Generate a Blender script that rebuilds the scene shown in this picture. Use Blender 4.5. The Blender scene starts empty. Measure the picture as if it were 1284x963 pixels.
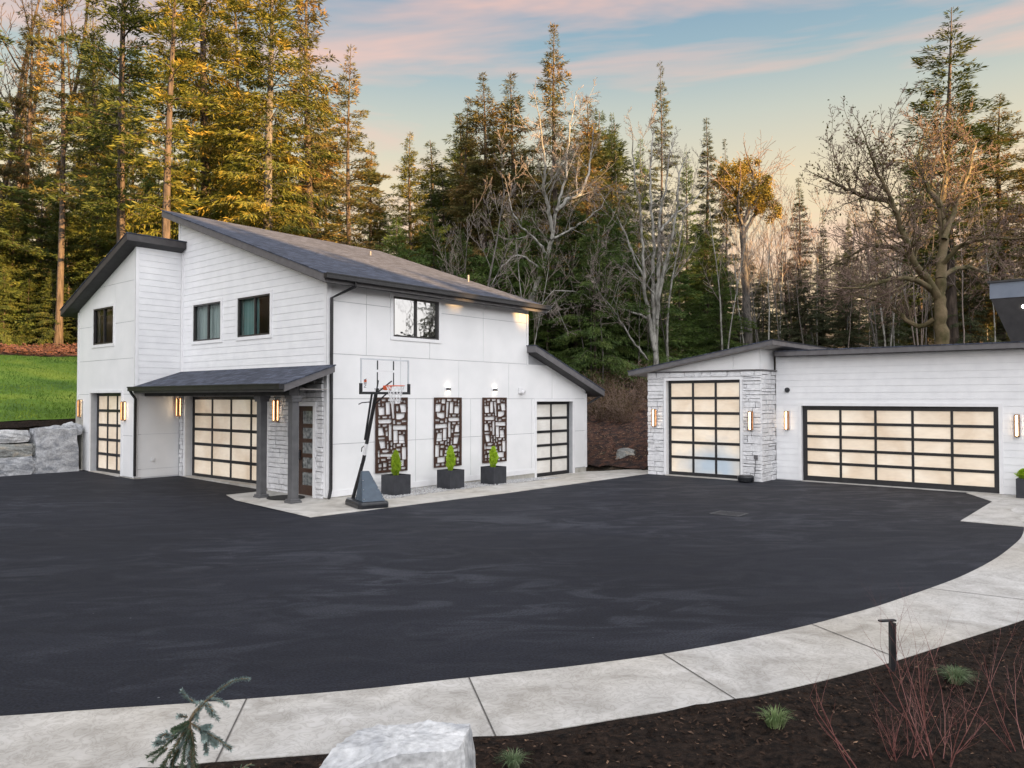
import bpy, bmesh, math, random
import numpy as np
from mathutils import Vector, Matrix, noise as mnoise
random.seed(7); rng = np.random.default_rng(11)
R = math.radians
scene = bpy.context.scene
COL = scene.collection
# ------------------------------------------------------------------ camera calibration and site frame
F = 961.0; CX = 642.0; CY = 478.5; HOR = 500.0; H = 2.7
TH = math.atan((HOR-CY)/F)
ANG = math.pi/2 - math.atan(814/961.0)
OX, OY = -4.9705, 20.585
VX, VY = math.cos(ANG), math.sin(ANG)
def W(x, y, z=0.0): return Vector((OX+VX*x-VY*y, OY+VY*x+VX*y, z))
def ray(px, py):
    d = ((px-CX)/F, 1.0, -(py-CY)/F); c, s = math.cos(TH), math.sin(TH)
    return Vector((d[0], c*d[1]-s*d[2], s*d[1]+c*d[2]))
def at(px, py, Y):                                     # world point seen at a pixel, at depth Y
    r = ray(px, py); return Vector((r.x*Y/r.y, Y, H+r.z*Y/r.y))
def gpx(px, py, z=0.0):
    r = ray(px, py); t = (z-H)/r.z; return Vector((r.x*t, r.y*t, z))
def toL(P): dx, dy = P[0]-OX, P[1]-OY; return (dx*VX+dy*VY, -dx*VY+dy*VX)

# ------------------------------------------------------------------ materials
def nt(name):
    m = bpy.data.materials.new(name); m.use_nodes = True
    return m, m.node_tree.nodes, m.node_tree.links, m.node_tree.nodes['Principled BSDF']
def c4(c): return (c[0], c[1], c[2], 1)
def noise_node(n, l, scale, detail=4, stretch=(1,1,1), rot=0.0, coord='Object', dist=0.0):
    tc = n.new('ShaderNodeTexCoord'); mp = n.new('ShaderNodeMapping'); no = n.new('ShaderNodeTexNoise')
    l.new(tc.outputs[coord], mp.inputs[0]); l.new(mp.outputs[0], no.inputs['Vector'])
    mp.inputs['Scale'].default_value = stretch; mp.inputs['Rotation'].default_value = (0,0,rot)
    no.inputs['Scale'].default_value = scale; no.inputs['Detail'].default_value = detail
    no.inputs['Distortion'].default_value = dist
    return no
def ramp(n, l, src, stops):
    r = n.new('ShaderNodeValToRGB'); e = r.color_ramp.elements
    while len(e) < len(stops): e.new(0.5)
    for k, (p, c) in enumerate(stops): e[k].position = p; e[k].color = c4(c) if len(c) == 3 else c
    l.new(src, r.inputs[0]); return r
def mix(n, l, fac, a, b, mode='MIX'):
    x = n.new('ShaderNodeMix'); x.data_type = 'RGBA'; x.blend_type = mode
    for sock, v in ((x.inputs['Factor'], fac), (x.inputs[6], a), (x.inputs[7], b)):
        if hasattr(v, 'links'): l.new(v, sock)
        elif isinstance(v, (tuple, list)): sock.default_value = c4(v)
        else: sock.default_value = v
    return x.outputs[2]
def bump(n, l, b, src, strength, dist=0.02):
    bp = n.new('ShaderNodeBump'); bp.inputs['Strength'].default_value = strength; bp.inputs['Distance'].default_value = dist
    l.new(src, bp.inputs['Height']); l.new(bp.outputs[0], b.inputs['Normal'])
def pm(name, ca, cb, scale=3, rough=0.6, bs=0.0, bscale=30, detail=5, stretch=(1,1,1), metal=0.0, lo=0.35, hi=0.65, bd=0.02, spec=None):
    m, n, l, b = nt(name)
    no = noise_node(n, l, scale, detail, stretch)
    l.new(ramp(n, l, no.outputs[0], [(lo, ca), (hi, cb)]).outputs[0], b.inputs['Base Color'])
    b.inputs['Roughness'].default_value = rough; b.inputs['Metallic'].default_value = metal
    if spec is not None: b.inputs['Specular IOR Level'].default_value = spec
    if bs: bump(n, l, b, noise_node(n, l, bscale, 4).outputs[0], bs, bd)
    return m
M = {}
M['siding'] = pm('white_siding', (.78,.785,.80), (.84,.845,.855), 2.5, .55, .12, 60)
M['panel'] = pm('white_panel', (.78,.785,.79), (.84,.84,.845), 1.2, .6, .15, 90)
M['trim'] = pm('white_trim', (.78,.78,.79), (.83,.83,.84), 4, .5)
M['lap_gap'] = pm('lap_joint_grey', (.58,.59,.61), (.64,.65,.67), 4, .8)
M['groove'] = pm('grey_groove', (.36,.37,.39), (.42,.43,.45), 4, .8)
M['mortar'] = pm('grey_mortar', (.24,.24,.25), (.34,.34,.35), 9, .95)
def stone_mat():
    m, n, l, b = nt('painted_ledgestone')
    no = noise_node(n, l, 7, 6); lo = noise_node(n, l, 1.6, 3)
    a = ramp(n, l, no.outputs[0], [(.3, (.68,.68,.69)), (.62, (.84,.84,.85))]).outputs[0]
    a2 = ramp(n, l, lo.outputs[0], [(.3, (.88,.88,.89)), (.7, (1,1,1))]).outputs[0]
    l.new(mix(n, l, 1.0, a, a2, 'MULTIPLY'), b.inputs['Base Color']); b.inputs['Roughness'].default_value = .85
    bump(n, l, b, noise_node(n, l, 24, 8).outputs[0], .9, .03); return m
M['stone'] = stone_mat()
M['foundation'] = pm('foundation_concrete', (.34,.33,.29), (.46,.44,.40), 5, .9, .4, 40)
M['black'] = pm('black_metal', (.012,.012,.014), (.022,.022,.025), 6, .42)
M['bronze'] = pm('dark_window_frame', (.028,.026,.026), (.045,.041,.04), 6, .4)
M['fascia'] = pm('grey_fascia', (.105,.10,.105), (.135,.13,.135), 5, .5)
M['fascia_dark'] = pm('dark_fascia', (.045,.04,.042), (.065,.06,.06), 5, .5)
M['soffit'] = pm('dark_soffit', (.035,.034,.036), (.05,.048,.05), 5, .7)
M['soffit_light'] = pm('light_soffit', (.30,.28,.27), (.36,.34,.32), 5, .7)
M['post'] = pm('grey_post', (.085,.085,.09), (.11,.11,.115), 5, .55)
M['door_wood'] = pm('brown_door', (.045,.022,.014), (.075,.038,.022), 6, .35, .1, 50, stretch=(8,8,1))
M['shield'] = pm('blue_grey_plastic', (.035,.055,.08), (.05,.075,.105), 8, .4, .1, 60)
M['plastic'] = pm('black_plastic', (.012,.013,.016), (.022,.024,.028), 8, .35)
M['planter'] = pm('charcoal_planter', (.020,.022,.028), (.034,.036,.044), 5, .6, .15, 60)
M['corten'] = pm('rusted_brown_steel', (.035,.016,.010), (.075,.033,.020), 6, .65, .3, 40, metal=.2)
M['copper'] = pm('copper_lamp', (.26,.155,.09), (.38,.23,.14), 8, .3, metal=.9)
M['white_plastic'] = pm('white_plastic', (.72,.72,.73), (.78,.78,.79), 5, .4)
M['red'] = pm('red_rim', (.62,.10,.04), (.70,.14,.05), 5, .4)
M['net'] = pm('white_net', (.72,.72,.74), (.8,.8,.8), 5, .8)
M['steel'] = pm('pale_steel', (.5,.5,.52), (.6,.6,.62), 6, .35, metal=.7)
M['soil'] = pm('potting_soil', (.02,.014,.01), (.04,.03,.02), 20, .95)
M['gravel'] = pm('pale_gravel', (.24,.24,.25), (.58,.58,.58), 22, .9, .6, 40, lo=.38, hi=.62)
M['rubber'] = pm('door_mat_rubber', (.012,.012,.012), (.02,.02,.02), 20, .9)
M['drain'] = pm('cast_iron_drain', (.06,.06,.065), (.10,.10,.105), 20, .7, metal=.3)

def shingles(name, rot):
    m, n, l, b = nt(name)
    tc = n.new('ShaderNodeTexCoord'); mp = n.new('ShaderNodeMapping'); br = n.new('ShaderNodeTexBrick')
    mp.inputs['Rotation'].default_value = (0,0,rot)
    l.new(tc.outputs['Object'], mp.inputs[0]); l.new(mp.outputs[0], br.inputs['Vector'])
    br.inputs['Scale'].default_value = 1; br.inputs['Brick Width'].default_value = .32; br.inputs['Row Height'].default_value = .14
    br.inputs['Mortar Size'].default_value = .006; br.inputs['Color1'].default_value = (.026,.032,.048,1); br.inputs['Color2'].default_value = (.064,.076,.108,1)
    br.inputs['Mortar'].default_value = (.014,.015,.02,1); br.offset_frequency = 3
    no = noise_node(n, l, 5, 6, (1,2.5,1), rot); fine = noise_node(n, l, 60, 3)
    k = ramp(n, l, no.outputs[0], [(.3, (.55,.55,.58)), (.7, (1.5,1.45,1.45))]).outputs[0]
    x = mix(n, l, 1.0, br.outputs[0], k, 'MULTIPLY')
    k2 = ramp(n, l, fine.outputs[0], [(.3, (.75,.75,.75)), (.7, (1.3,1.3,1.3))]).outputs[0]
    l.new(mix(n, l, 1.0, x, k2, 'MULTIPLY'), b.inputs['Base Color']); b.inputs['Roughness'].default_value = .93
    bump(n, l, b, br.outputs[1], -.6, .02); return m
M['shingle'] = shingles('asphalt_shingles', 0.0); M['shingle_turned'] = shingles('asphalt_shingles_turned', math.pi/2)

def asphalt_mat():
    m, n, l, b = nt('asphalt')
    def stretched(scale, det, sx_, dist=0.0, off=0.0):
        tc = n.new('ShaderNodeTexCoord'); mp = n.new('ShaderNodeMapping'); no = n.new('ShaderNodeTexNoise'); mp.vector_type = 'TEXTURE'
        mp.inputs['Rotation'].default_value = (0,0,-ANG+R(6)); mp.inputs['Scale'].default_value = (sx_,1,1); mp.inputs['Location'].default_value = (off,off,0)
        l.new(tc.outputs['Object'], mp.inputs[0]); l.new(mp.outputs[0], no.inputs['Vector']); no.inputs['Scale'].default_value = scale; no.inputs['Detail'].default_value = det; no.inputs['Roughness'].default_value = .62; no.inputs['Distortion'].default_value = dist; return no
    a = stretched(1.7, 12, 2.2, 1.2); a2 = stretched(.26, 4, 1.5, 0, 4.0); a3 = stretched(1.6, 9, 6.0, .3, 9.0)
    fine_ = ramp(n, l, a.outputs[0], [(.49, (0,0,0)), (.56, (.65,.65,.65)), (.64, (1,1,1))]).outputs[0]
    mask = ramp(n, l, a2.outputs[0], [(.46, (.04,.04,.04)), (.60, (1,1,1))]).outputs[0]
    fm = mix(n, l, 1.0, fine_, mask, 'MULTIPLY')
    b0 = ramp(n, l, a3.outputs[0], [(.30, (.0066,.0076,.0124)), (.70, (.0108,.0122,.0190))]).outputs[0]
    base = mix(n, l, fm, b0, (.027,.0295,.039))
    g = noise_node(n, l, 38, 7)
    gr = ramp(n, l, g.outputs[0], [(.36, (.35,.35,.38)), (.64, (1.9,1.9,1.85))]).outputs[0]
    big = noise_node(n, l, .12, 2)
    bg = ramp(n, l, big.outputs[0], [(.35, (.8,.8,.82)), (.65, (1.15,1.15,1.15))]).outputs[0]
    x = mix(n, l, 1.0, base, gr, 'MULTIPLY'); x = mix(n, l, 1.0, x, bg, 'MULTIPLY')
    sp = n.new('ShaderNodeTexVoronoi'); tc = n.new('ShaderNodeTexCoord'); l.new(tc.outputs['Object'], sp.inputs['Vector']); sp.inputs['Scale'].default_value = 1.6
    spk = ramp(n, l, sp.outputs['Distance'], [(.012, (1,1,1)), (.022, (0,0,0))]).outputs[0]
    x = mix(n, l, spk, x, (.16,.16,.17))
    l.new(x, b.inputs['Base Color'])
    rr = ramp(n, l, a.outputs[0], [(.4, (.80,.80,.80)), (.68, (.66,.66,.66))]).outputs[0]
    l.new(rr, b.inputs['Roughness']); b.inputs['Specular IOR Level'].default_value = .30
    bump(n, l, b, g.outputs[0], .5, .006); return m
M['asphalt'] = asphalt_mat()
def concrete_mat(name, stamped=1.0):
    m, n, l, b = nt(name)
    a = noise_node(n, l, 1.3, 8, dist=1.6); s = noise_node(n, l, 6, 8, dist=2.5); w = noise_node(n, l, .35, 3)
    base = ramp(n, l, a.outputs[0], [(.3, (.34,.325,.30)), (.5, (.46,.445,.42)), (.68, (.54,.525,.50))]).outputs[0]
    sv = ramp(n, l, s.outputs[0], [(.40, (1,1,1)), (.48, (.80,.79,.78)), (.52, (1,1,1)), (.72, (1.06,1.06,1.08))]).outputs[0]
    x = mix(n, l, stamped, base, sv, 'MULTIPLY')
    st = ramp(n, l, w.outputs[0], [(.40, (1,1,1)), (.72, (.88,.84,.77))]).outputs[0]
    x = mix(n, l, 1.0, x, st, 'MULTIPLY'); l.new(x, b.inputs['Base Color']); b.inputs['Roughness'].default_value = .8
    bump(n, l, b, s.outputs[0], .35, .012); return m
M['concrete'] = concrete_mat('stamped_concrete'); M['concrete_plain'] = concrete_mat('smooth_concrete', .4)
M['joint'] = pm('joint_gap', (.07,.065,.06), (.12,.11,.10), 20, .95)
M['mulch'] = pm('dark_mulch', (.006,.0042,.0035), (.034,.022,.016), 14, .97, 1.0, 30, lo=.35, hi=.7, bd=.06, spec=.15)
M['chip'] = pm('bark_chip', (.007,.0045,.0035), (.050,.031,.022), 5, .95, spec=.15)
M['leafchip'] = pm('fallen_leaf', (.14,.075,.04), (.26,.16,.10), 5, .9)
M['slope_mulch'] = pm('leafy_slope', (.022,.011,.009), (.13,.055,.032), 3.2, .97, 1.0, 14, detail=9, lo=.42, hi=.72, bd=.1)
M['forest'] = pm('forest_floor', (.015,.014,.008), (.06,.04,.022), 1.2, .97, 1.0, 6, detail=8, bd=.2)
M['redleaf'] = pm('red_groundcover', (.035,.014,.010), (.09,.036,.026), 3, .9)
def grass_mat():
    m, n, l, b = nt('lawn_grass')
    a = noise_node(n, l, .35, 5, (1,1,1)); f = noise_node(n, l, 14, 5)
    x = ramp(n, l, a.outputs[0], [(.32, (.045,.105,.007)), (.5, (.105,.19,.012)), (.68, (.20,.26,.022))]).outputs[0]
    y = ramp(n, l, f.outputs[0], [(.3, (.7,.7,.7)), (.7, (1.25,1.25,1.2))]).outputs[0]
    l.new(mix(n, l, 1.0, x, y, 'MULTIPLY'), b.inputs['Base Color']); b.inputs['Roughness'].default_value = .9
    bump(n, l, b, f.outputs[0], 1.0, .05); return m
M['grass'] = grass_mat()
def rock_mat(name, ca, cb, cc):
    m, n, l, b = nt(name)
    a = noise_node(n, l, 2.2, 9, (1,1,2.2), dist=.8); f = noise_node(n, l, 22, 6)
    x = ramp(n, l, a.outputs[0], [(.33, ca), (.5, cb), (.66, cc)]).outputs[0]
    y = ramp(n, l, f.outputs[0], [(.3, (.72,.72,.72)), (.65, (1.12,1.12,1.12))]).outputs[0]
    l.new(mix(n, l, 1.0, x, y, 'MULTIPLY'), b.inputs['Base Color']); b.inputs['Roughness'].default_value = .88
    bump(n, l, b, noise_node(n, l, 5, 10).outputs[0], .9, .06); return m
M['rock'] = rock_mat('granite_grey', (.20,.215,.24), (.38,.39,.41), (.52,.53,.55))
M['rock_white'] = rock_mat('granite_white', (.30,.31,.33), (.52,.525,.53), (.64,.64,.64))
M['rock_tan'] = rock_mat('granite_tan', (.15,.15,.14), (.26,.27,.26), (.38,.34,.28))

def frosted(name, blue=False, ca=(.72,.58,.43), cb=(.80,.70,.57), glow=1.0):
    m, n, l, b = nt(name)
    tc = n.new('ShaderNodeTexCoord'); no = noise_node(n, l, .9, 3, dist=.6); fi = noise_node(n, l, 5, 3, (1,1,3))
    col = ramp(n, l, no.outputs[0], [(.32, ca), (.68, cb)]).outputs[0]
    col = mix(n, l, .5, col, ramp(n, l, fi.outputs[0], [(.35, (.93,.93,.94)), (.65, (1.04,1.04,1.04))]).outputs[0], 'MULTIPLY')
    if blue:
        mp = n.new('ShaderNodeMapping'); gr = n.new('ShaderNodeTexGradient'); gr.gradient_type = 'SPHERICAL'
        ds = n.new('ShaderNodeVectorMath'); ds.operation = 'MULTIPLY_ADD'; l.new(noise_node(n, l, 1.4, 2).outputs[1], ds.inputs[0]); ds.inputs[1].default_value = (.9,.9,.9); l.new(tc.outputs['Object'], ds.inputs[2])
        l.new(ds.outputs[0], mp.inputs[0]); l.new(mp.outputs[0], gr.inputs[0])
        mp.vector_type = 'TEXTURE'; mp.inputs['Location'].default_value = (.45,-2.0,.85); mp.inputs['Scale'].default_value = (3,1.5,1.0)
        f = ramp(n, l, gr.outputs['Fac'], [(.0, (0,0,0)), (.7, (.85,.85,.85))]).outputs[0]
        col = mix(n, l, f, col, (.34,.44,.54))
    st = n.new('ShaderNodeMapRange'); l.new(no.outputs[0], st.inputs[0]); st.inputs[1].default_value = .3; st.inputs[2].default_value = .7; st.inputs[3].default_value = PANE*.8*glow; st.inputs[4].default_value = PANE*1.3*glow
    l.new(col, b.inputs['Base Color']); l.new(col, b.inputs['Emission Color']); l.new(st.outputs[0], b.inputs['Emission Strength']); b.inputs['Roughness'].default_value = .22
    return m
EXPO = 2.2
K = 1/2**EXPO
PANE = .30*K
M['frost'] = frosted('frosted_lit_glass'); M['frost_grey'] = frosted('frosted_pale_glass', False, (.58,.55,.50), (.68,.66,.62), .75); M['frost_blue'] = frosted('frosted_glass_with_blue_shape', True)
def emis(name, c, s):
    m, n, l, b = nt(name); b.inputs['Base Color'].default_value = c4(c); b.inputs['Emission Color'].default_value = c4(c)
    b.inputs['Emission Strength'].default_value = s; return m
M['bulb'] = emis('warm_light_diffuser', (1,.80,.54), 12*K)
M['bulb_soft'] = emis('warm_light_back', (1,.62,.30), 6*K*4)
M['bulb_white'] = emis('white_light', (1,.86,.68), 20*K)
def glass_mat(name, fac, tint=(.85,.9,.88)):
    m, n, l, b = nt(name); n.remove(b)
    o = n['Material Output']; t = n.new('ShaderNodeBsdfTransparent'); g = n.new('ShaderNodeBsdfGlossy'); x = n.new('ShaderNodeMixShader')
    lw = n.new('ShaderNodeLayerWeight'); lw.inputs['Blend'].default_value = fac
    t.inputs[0].default_value = c4(tint); g.inputs['Roughness'].default_value = .02; g.inputs['Color'].default_value = (.9,.9,.9,1)
    no = noise_node(n, l, 2.5, 2); bp = n.new('ShaderNodeBump'); bp.inputs['Strength'].default_value = .06; bp.inputs['Distance'].default_value = .05
    l.new(no.outputs[0], bp.inputs['Height']); l.new(bp.outputs[0], g.inputs['Normal'])
    l.new(lw.outputs['Fresnel'], x.inputs[0]); l.new(t.outputs[0], x.inputs[1]); l.new(g.outputs[0], x.inputs[2]); l.new(x.outputs[0], o.inputs[0]); return m
M['glass'] = glass_mat('window_glass', .20); M['glass_mirror'] = glass_mat('reflective_glass', .80, (.3,.3,.3))
M['board_clear'] = glass_mat('clear_backboard', .04, (.985,.987,.99))
M['curtain'] = pm('pale_curtain', (.30,.36,.37), (.48,.54,.54), 1.0, .9, stretch=(1,9,.2))
M['curtain_teal'] = pm('teal_curtain', (.12,.24,.25), (.28,.42,.42), 1.0, .9, stretch=(1,9,.2))
M['door_glass'] = pm('obscure_door_glass', (.10,.11,.11), (.30,.31,.30), 9, .12)

def foliage(name, a, b_, c, scale=.7, trans=.25, rough=.6):
    m, n, l, b = nt(name)
    no = noise_node(n, l, scale, 4); oi = n.new('ShaderNodeObjectInfo')
    x = ramp(n, l, no.outputs[0], [(.32, a), (.5, b_), (.68, c)]).outputs[0]
    hs = n.new('ShaderNodeHueSaturation'); l.new(x, hs.inputs['Color'])
    mr = n.new('ShaderNodeMapRange'); l.new(oi.outputs['Random'], mr.inputs[0]); mr.inputs[3].default_value = .7; mr.inputs[4].default_value = 1.25
    l.new(mr.outputs[0], hs.inputs['Value'])
    l.new(hs.outputs[0], b.inputs['Base Color']); b.inputs['Roughness'].default_value = rough; b.inputs['Specular IOR Level'].default_value = .25
    if trans:
        tr = n.new('ShaderNodeBsdfTranslucent'); mx = n.new('ShaderNodeMixShader'); mx.inputs[0].default_value = trans
        l.new(hs.outputs[0], tr.inputs[0]); l.new(b.outputs[0], mx.inputs[1]); l.new(tr.outputs[0], mx.inputs[2]); l.new(mx.outputs[0], n['Material Output'].inputs[0])
    return m
M['fir'] = foliage('fir_needles', (.038,.056,.014), (.072,.096,.022), (.13,.135,.032))
M['fir_dark'] = foliage('dark_fir_needles', (.034,.060,.015), (.070,.112,.025), (.12,.155,.038))
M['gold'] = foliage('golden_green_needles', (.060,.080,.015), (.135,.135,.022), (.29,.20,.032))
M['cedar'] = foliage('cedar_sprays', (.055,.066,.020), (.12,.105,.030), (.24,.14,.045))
M['spire'] = foliage('grey_green_needles', (.046,.060,.030), (.080,.094,.044), (.12,.12,.060))
M['madrona'] = foliage('golden_leaves', (.13,.12,.02), (.25,.18,.03), (.36,.24,.045), .8)
M['brush'] = foliage('brown_brush_leaves', (.05,.045,.016), (.12,.08,.035), (.16,.10,.05), .6)
M['salal'] = foliage('green_understory', (.02,.035,.010), (.045,.070,.018), (.08,.09,.03), .6)
M['cypress'] = foliage('lime_cypress', (.22,.36,.02), (.34,.50,.03), (.45,.60,.06), 9)
M['redtwig_leaf'] = foliage('purple_leaf', (.05,.02,.02), (.08,.03,.03), (.1,.05,.04), 9)
M['spruce_needle'] = foliage('blue_green_needles', (.12,.165,.155), (.19,.25,.235), (.29,.35,.33), 22, .1)
M['spruce_old'] = foliage('olive_needles', (.05,.08,.045), (.09,.13,.08), (.15,.19,.13), 22, .1)
M['fescue'] = foliage('pale_green_blades', (.10,.16,.07), (.20,.28,.14), (.34,.38,.24), 9)
M['lav'] = foliage('green_blades', (.08,.13,.05), (.16,.22,.09), (.28,.33,.17), 9)
M['bark'] = pm('brown_bark', (.035,.026,.020), (.10,.075,.058), 3, .95, .8, 8, stretch=(3,3,.5), bd=.05)
M['bark_grey'] = pm('grey_bark', (.06,.055,.05), (.15,.135,.12), 3, .95, .6, 8, stretch=(3,3,.6), bd=.05)
M['bark_white'] = pm('pale_alder_bark', (.11,.105,.09), (.31,.30,.27), 2.2, .9, .3, 12, stretch=(2,2,1), lo=.36, hi=.58)
M['bark_moss'] = pm('mossy_bark', (.07,.062,.022), (.17,.125,.07), 1.6, .95, .8, 8, bd=.05)
M['twig'] = pm('bare_twigs', (.17,.14,.12), (.30,.25,.22), 1, .95)
M['twig_brown'] = pm('brown_twigs', (.15,.10,.08), (.26,.18,.14), 1, .95)
M['redtwig'] = pm('red_dogwood_stem', (.14,.045,.04), (.25,.11,.095), 6, .5)
M['stemwood'] = pm('young_stem', (.14,.10,.06), (.22,.16,.09), 8, .8)

# ------------------------------------------------------------------ mesh builder
class MB:
    def __init__(s): s.v = []; s.f = []
    def add(s, vs, fs):
        k = len(s.v); s.v += [tuple(p) for p in vs]; s.f += [tuple(i+k for i in f) for f in fs]; return s
    def box(s, x0, x1, y0, y1, z0, z1):
        return s.add([(x0,y0,z0),(x1,y0,z0),(x1,y1,z0),(x0,y1,z0),(x0,y0,z1),(x1,y0,z1),(x1,y1,z1),(x0,y1,z1)],
                     [(0,3,2,1),(4,5,6,7),(0,1,5,4),(1,2,6,5),(2,3,7,6),(3,0,4,7)])
    def hexa(s, b, t):                                    # 4 bottom points, 4 top points
        return s.add(list(b)+list(t), [(0,3,2,1),(4,5,6,7),(0,1,5,4),(1,2,6,5),(2,3,7,6),(3,0,4,7)])
    def extr(s, poly, d):                                 # polygon (3d) swept by vector d
        n = len(poly); d = Vector(d)
        return s.add([Vector(p) for p in poly]+[Vector(p)+d for p in poly],
                     [tuple(range(n))[::-1], tuple(range(n, 2*n))]+[(i,(i+1)%n,n+(i+1)%n,n+i) for i in range(n)])
    def tube(s, pts, rs, n=8, cap=True, flat=1.0):
        pts = [Vector(p) for p in pts]
        if not hasattr(rs, '__len__'): rs = [rs]*len(pts)
        k = len(s.v); up = None
        for i, p in enumerate(pts):
            t = (pts[min(i+1,len(pts)-1)]-pts[max(i-1,0)]).normalized()
            if up is None: up = t.orthogonal().normalized()
            up = (up - t*up.dot(t));  up = up.normalized() if up.length > 1e-6 else t.orthogonal().normalized()
            q = t.cross(up)
            for j in range(n):
                a = 2*math.pi*j/n; s.v.append(tuple(p+(up*math.cos(a)+q*math.sin(a)*flat)*rs[i]))
        for i in range(len(pts)-1):
            for j in range(n):
                a = k+i*n+j; b = k+i*n+(j+1)%n; s.f.append((a,b,b+n,a+n))
        if cap:
            s.f.append(tuple(k+j for j in range(n))[::-1]); s.f.append(tuple(k+(len(pts)-1)*n+j for j in range(n)))
        return s
    def build(s, name, mat, parent=None, off=(0,0,0), smooth=False, bevel=0.0, fixn=False):
        me = bpy.data.meshes.new(name)
        me.from_pydata([(v[0]-off[0], v[1]-off[1], v[2]-off[2]) for v in s.v], [], s.f); me.materials.append(mat)
        if fixn:
            bm = bmesh.new(); bm.from_mesh(me); bmesh.ops.recalc_face_normals(bm, faces=bm.faces); bm.to_mesh(me); bm.free()
        if smooth: me.polygons.foreach_set('use_smooth', [True]*len(me.polygons))
        o = bpy.data.objects.new(name, me); COL.objects.link(o)
        if parent: o.parent = parent
        if bevel:
            b = o.modifiers.new('bevel', 'BEVEL'); b.width = bevel; b.segments = 2; b.limit_method = 'ANGLE'
        return o
def tag(o, label=None, cat=None, group=None, kind=None):
    if label: o['label'] = label
    if cat: o['category'] = cat
    if group: o['group'] = group
    if kind: o['kind'] = kind
    return o
def empty(name, loc, rz=0.0):
    e = bpy.data.objects.new(name, None); COL.objects.link(e); e.location = loc; e.rotation_euler = (0,0,rz); e.empty_display_size = .3; return e
def site(name, x, y, z=0.0, extra=0.0): return empty(name, W(x,y,z), ANG+extra)
def place_site(o, x=0.0, y=0.0, z=0.0): o.location = W(x,y,z); o.rotation_euler = (0,0,ANG); return o
def struct(o, name=None): o['kind'] = 'structure'; return o

# ------------------------------------------------------------------ wall helpers: ax 'y' = plane x=c, ax 'x' = plane y=c; outward is negative
def wp(ax, c, a, z, o): return (c-o, a, z) if ax == 'y' else (a, c-o, z)
def clip(poly, hp):
    for (na, nz, k) in hp:                                 # keep na*a+nz*z <= k
        out = []
        for i in range(len(poly)):
            p, q = poly[i], poly[(i+1) % len(poly)]
            dp, dq = na*p[0]+nz*p[1]-k, na*q[0]+nz*q[1]-k
            if dp <= 0: out.append(p)
            if (dp < 0 < dq) or (dq < 0 < dp):
                t = dp/(dp-dq); out.append((p[0]+(q[0]-p[0])*t, p[1]+(q[1]-p[1])*t))
        poly = out
        if len(poly) < 3: return []
    return poly
def free(a0, a1, z0, z1, holes):
    iv = [(a0, a1)]
    for (h0, h1, g0, g1) in holes:
        if g1 <= z0+1e-6 or g0 >= z1-1e-6: continue
        nv = []
        for (p, q) in iv:
            if h1 <= p or h0 >= q: nv.append((p, q)); continue
            if p < h0: nv.append((p, h0))
            if q > h1: nv.append((h1, q))
        iv = nv
    return iv
def zcuts(z0, z1, holes, extra=()):
    return sorted({z0, z1} | {z for h in holes for z in h[2:] if z0 < z < z1} | {z for z in extra if z0 < z < z1})
def slabcell(mb, ax, c, poly, ob, of):                     # of may be a function of z
    if len(poly) < 3: return
    n = len(poly); g = of if callable(of) else (lambda z: of)
    mb.add([wp(ax,c,a,z,ob) for a,z in poly]+[wp(ax,c,a,z,g(z)) for a,z in poly],
           [tuple(range(n))[::-1], tuple(range(n,2*n))]+[(i,(i+1)%n,n+(i+1)%n,n+i) for i in range(n)])
def core(mb, ax, c, a0, a1, z0, z1, holes=(), hp=(), depth=.2):
    zs = zcuts(z0, z1, holes)
    for p, q in zip(zs, zs[1:]):
        for (u, v) in free(a0, a1, p, q, holes): slabcell(mb, ax, c, clip([(u,p),(v,p),(v,q),(u,q)], hp), -depth, 0.0)
def lap(mb, ax, c, a0, a1, z0, z1, holes=(), hp=(), pitch=.205, t0=.006, t1=.015, base=0.0):
    rows = []; z = z0
    while z < z1-1e-6: rows.append((z, min(z+pitch, z1))); z += pitch
    for (r0, r1) in rows:
        zs = zcuts(r0, r1, holes)
        for p, q in zip(zs, zs[1:]):
            for (u, v) in free(a0, a1, p, q, holes):
                slabcell(mb, ax, c, clip([(u,p),(v,p),(v,min(q,r0+pitch-.004)),(u,min(q,r0+pitch-.004))], hp), 0.0, lambda z, r0=r0: base+t1+(t0-t1)*(z-r0)/pitch) if q > p and p < r0+pitch-.005 else None
def panels(mb, ax, c, tiles, holes=(), hp=(), gap=.007, t=.015):
    for (a0, a1, z0, z1) in tiles:
        a0 += gap; a1 -= gap; z0 += gap; z1 -= gap
        zs = zcuts(z0, z1, holes)
        for p, q in zip(zs, zs[1:]):
            for (u, v) in free(a0, a1, p, q, holes): slabcell(mb, ax, c, clip([(u,p),(v,p),(v,q),(u,q)], hp), 0.0, t)
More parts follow.
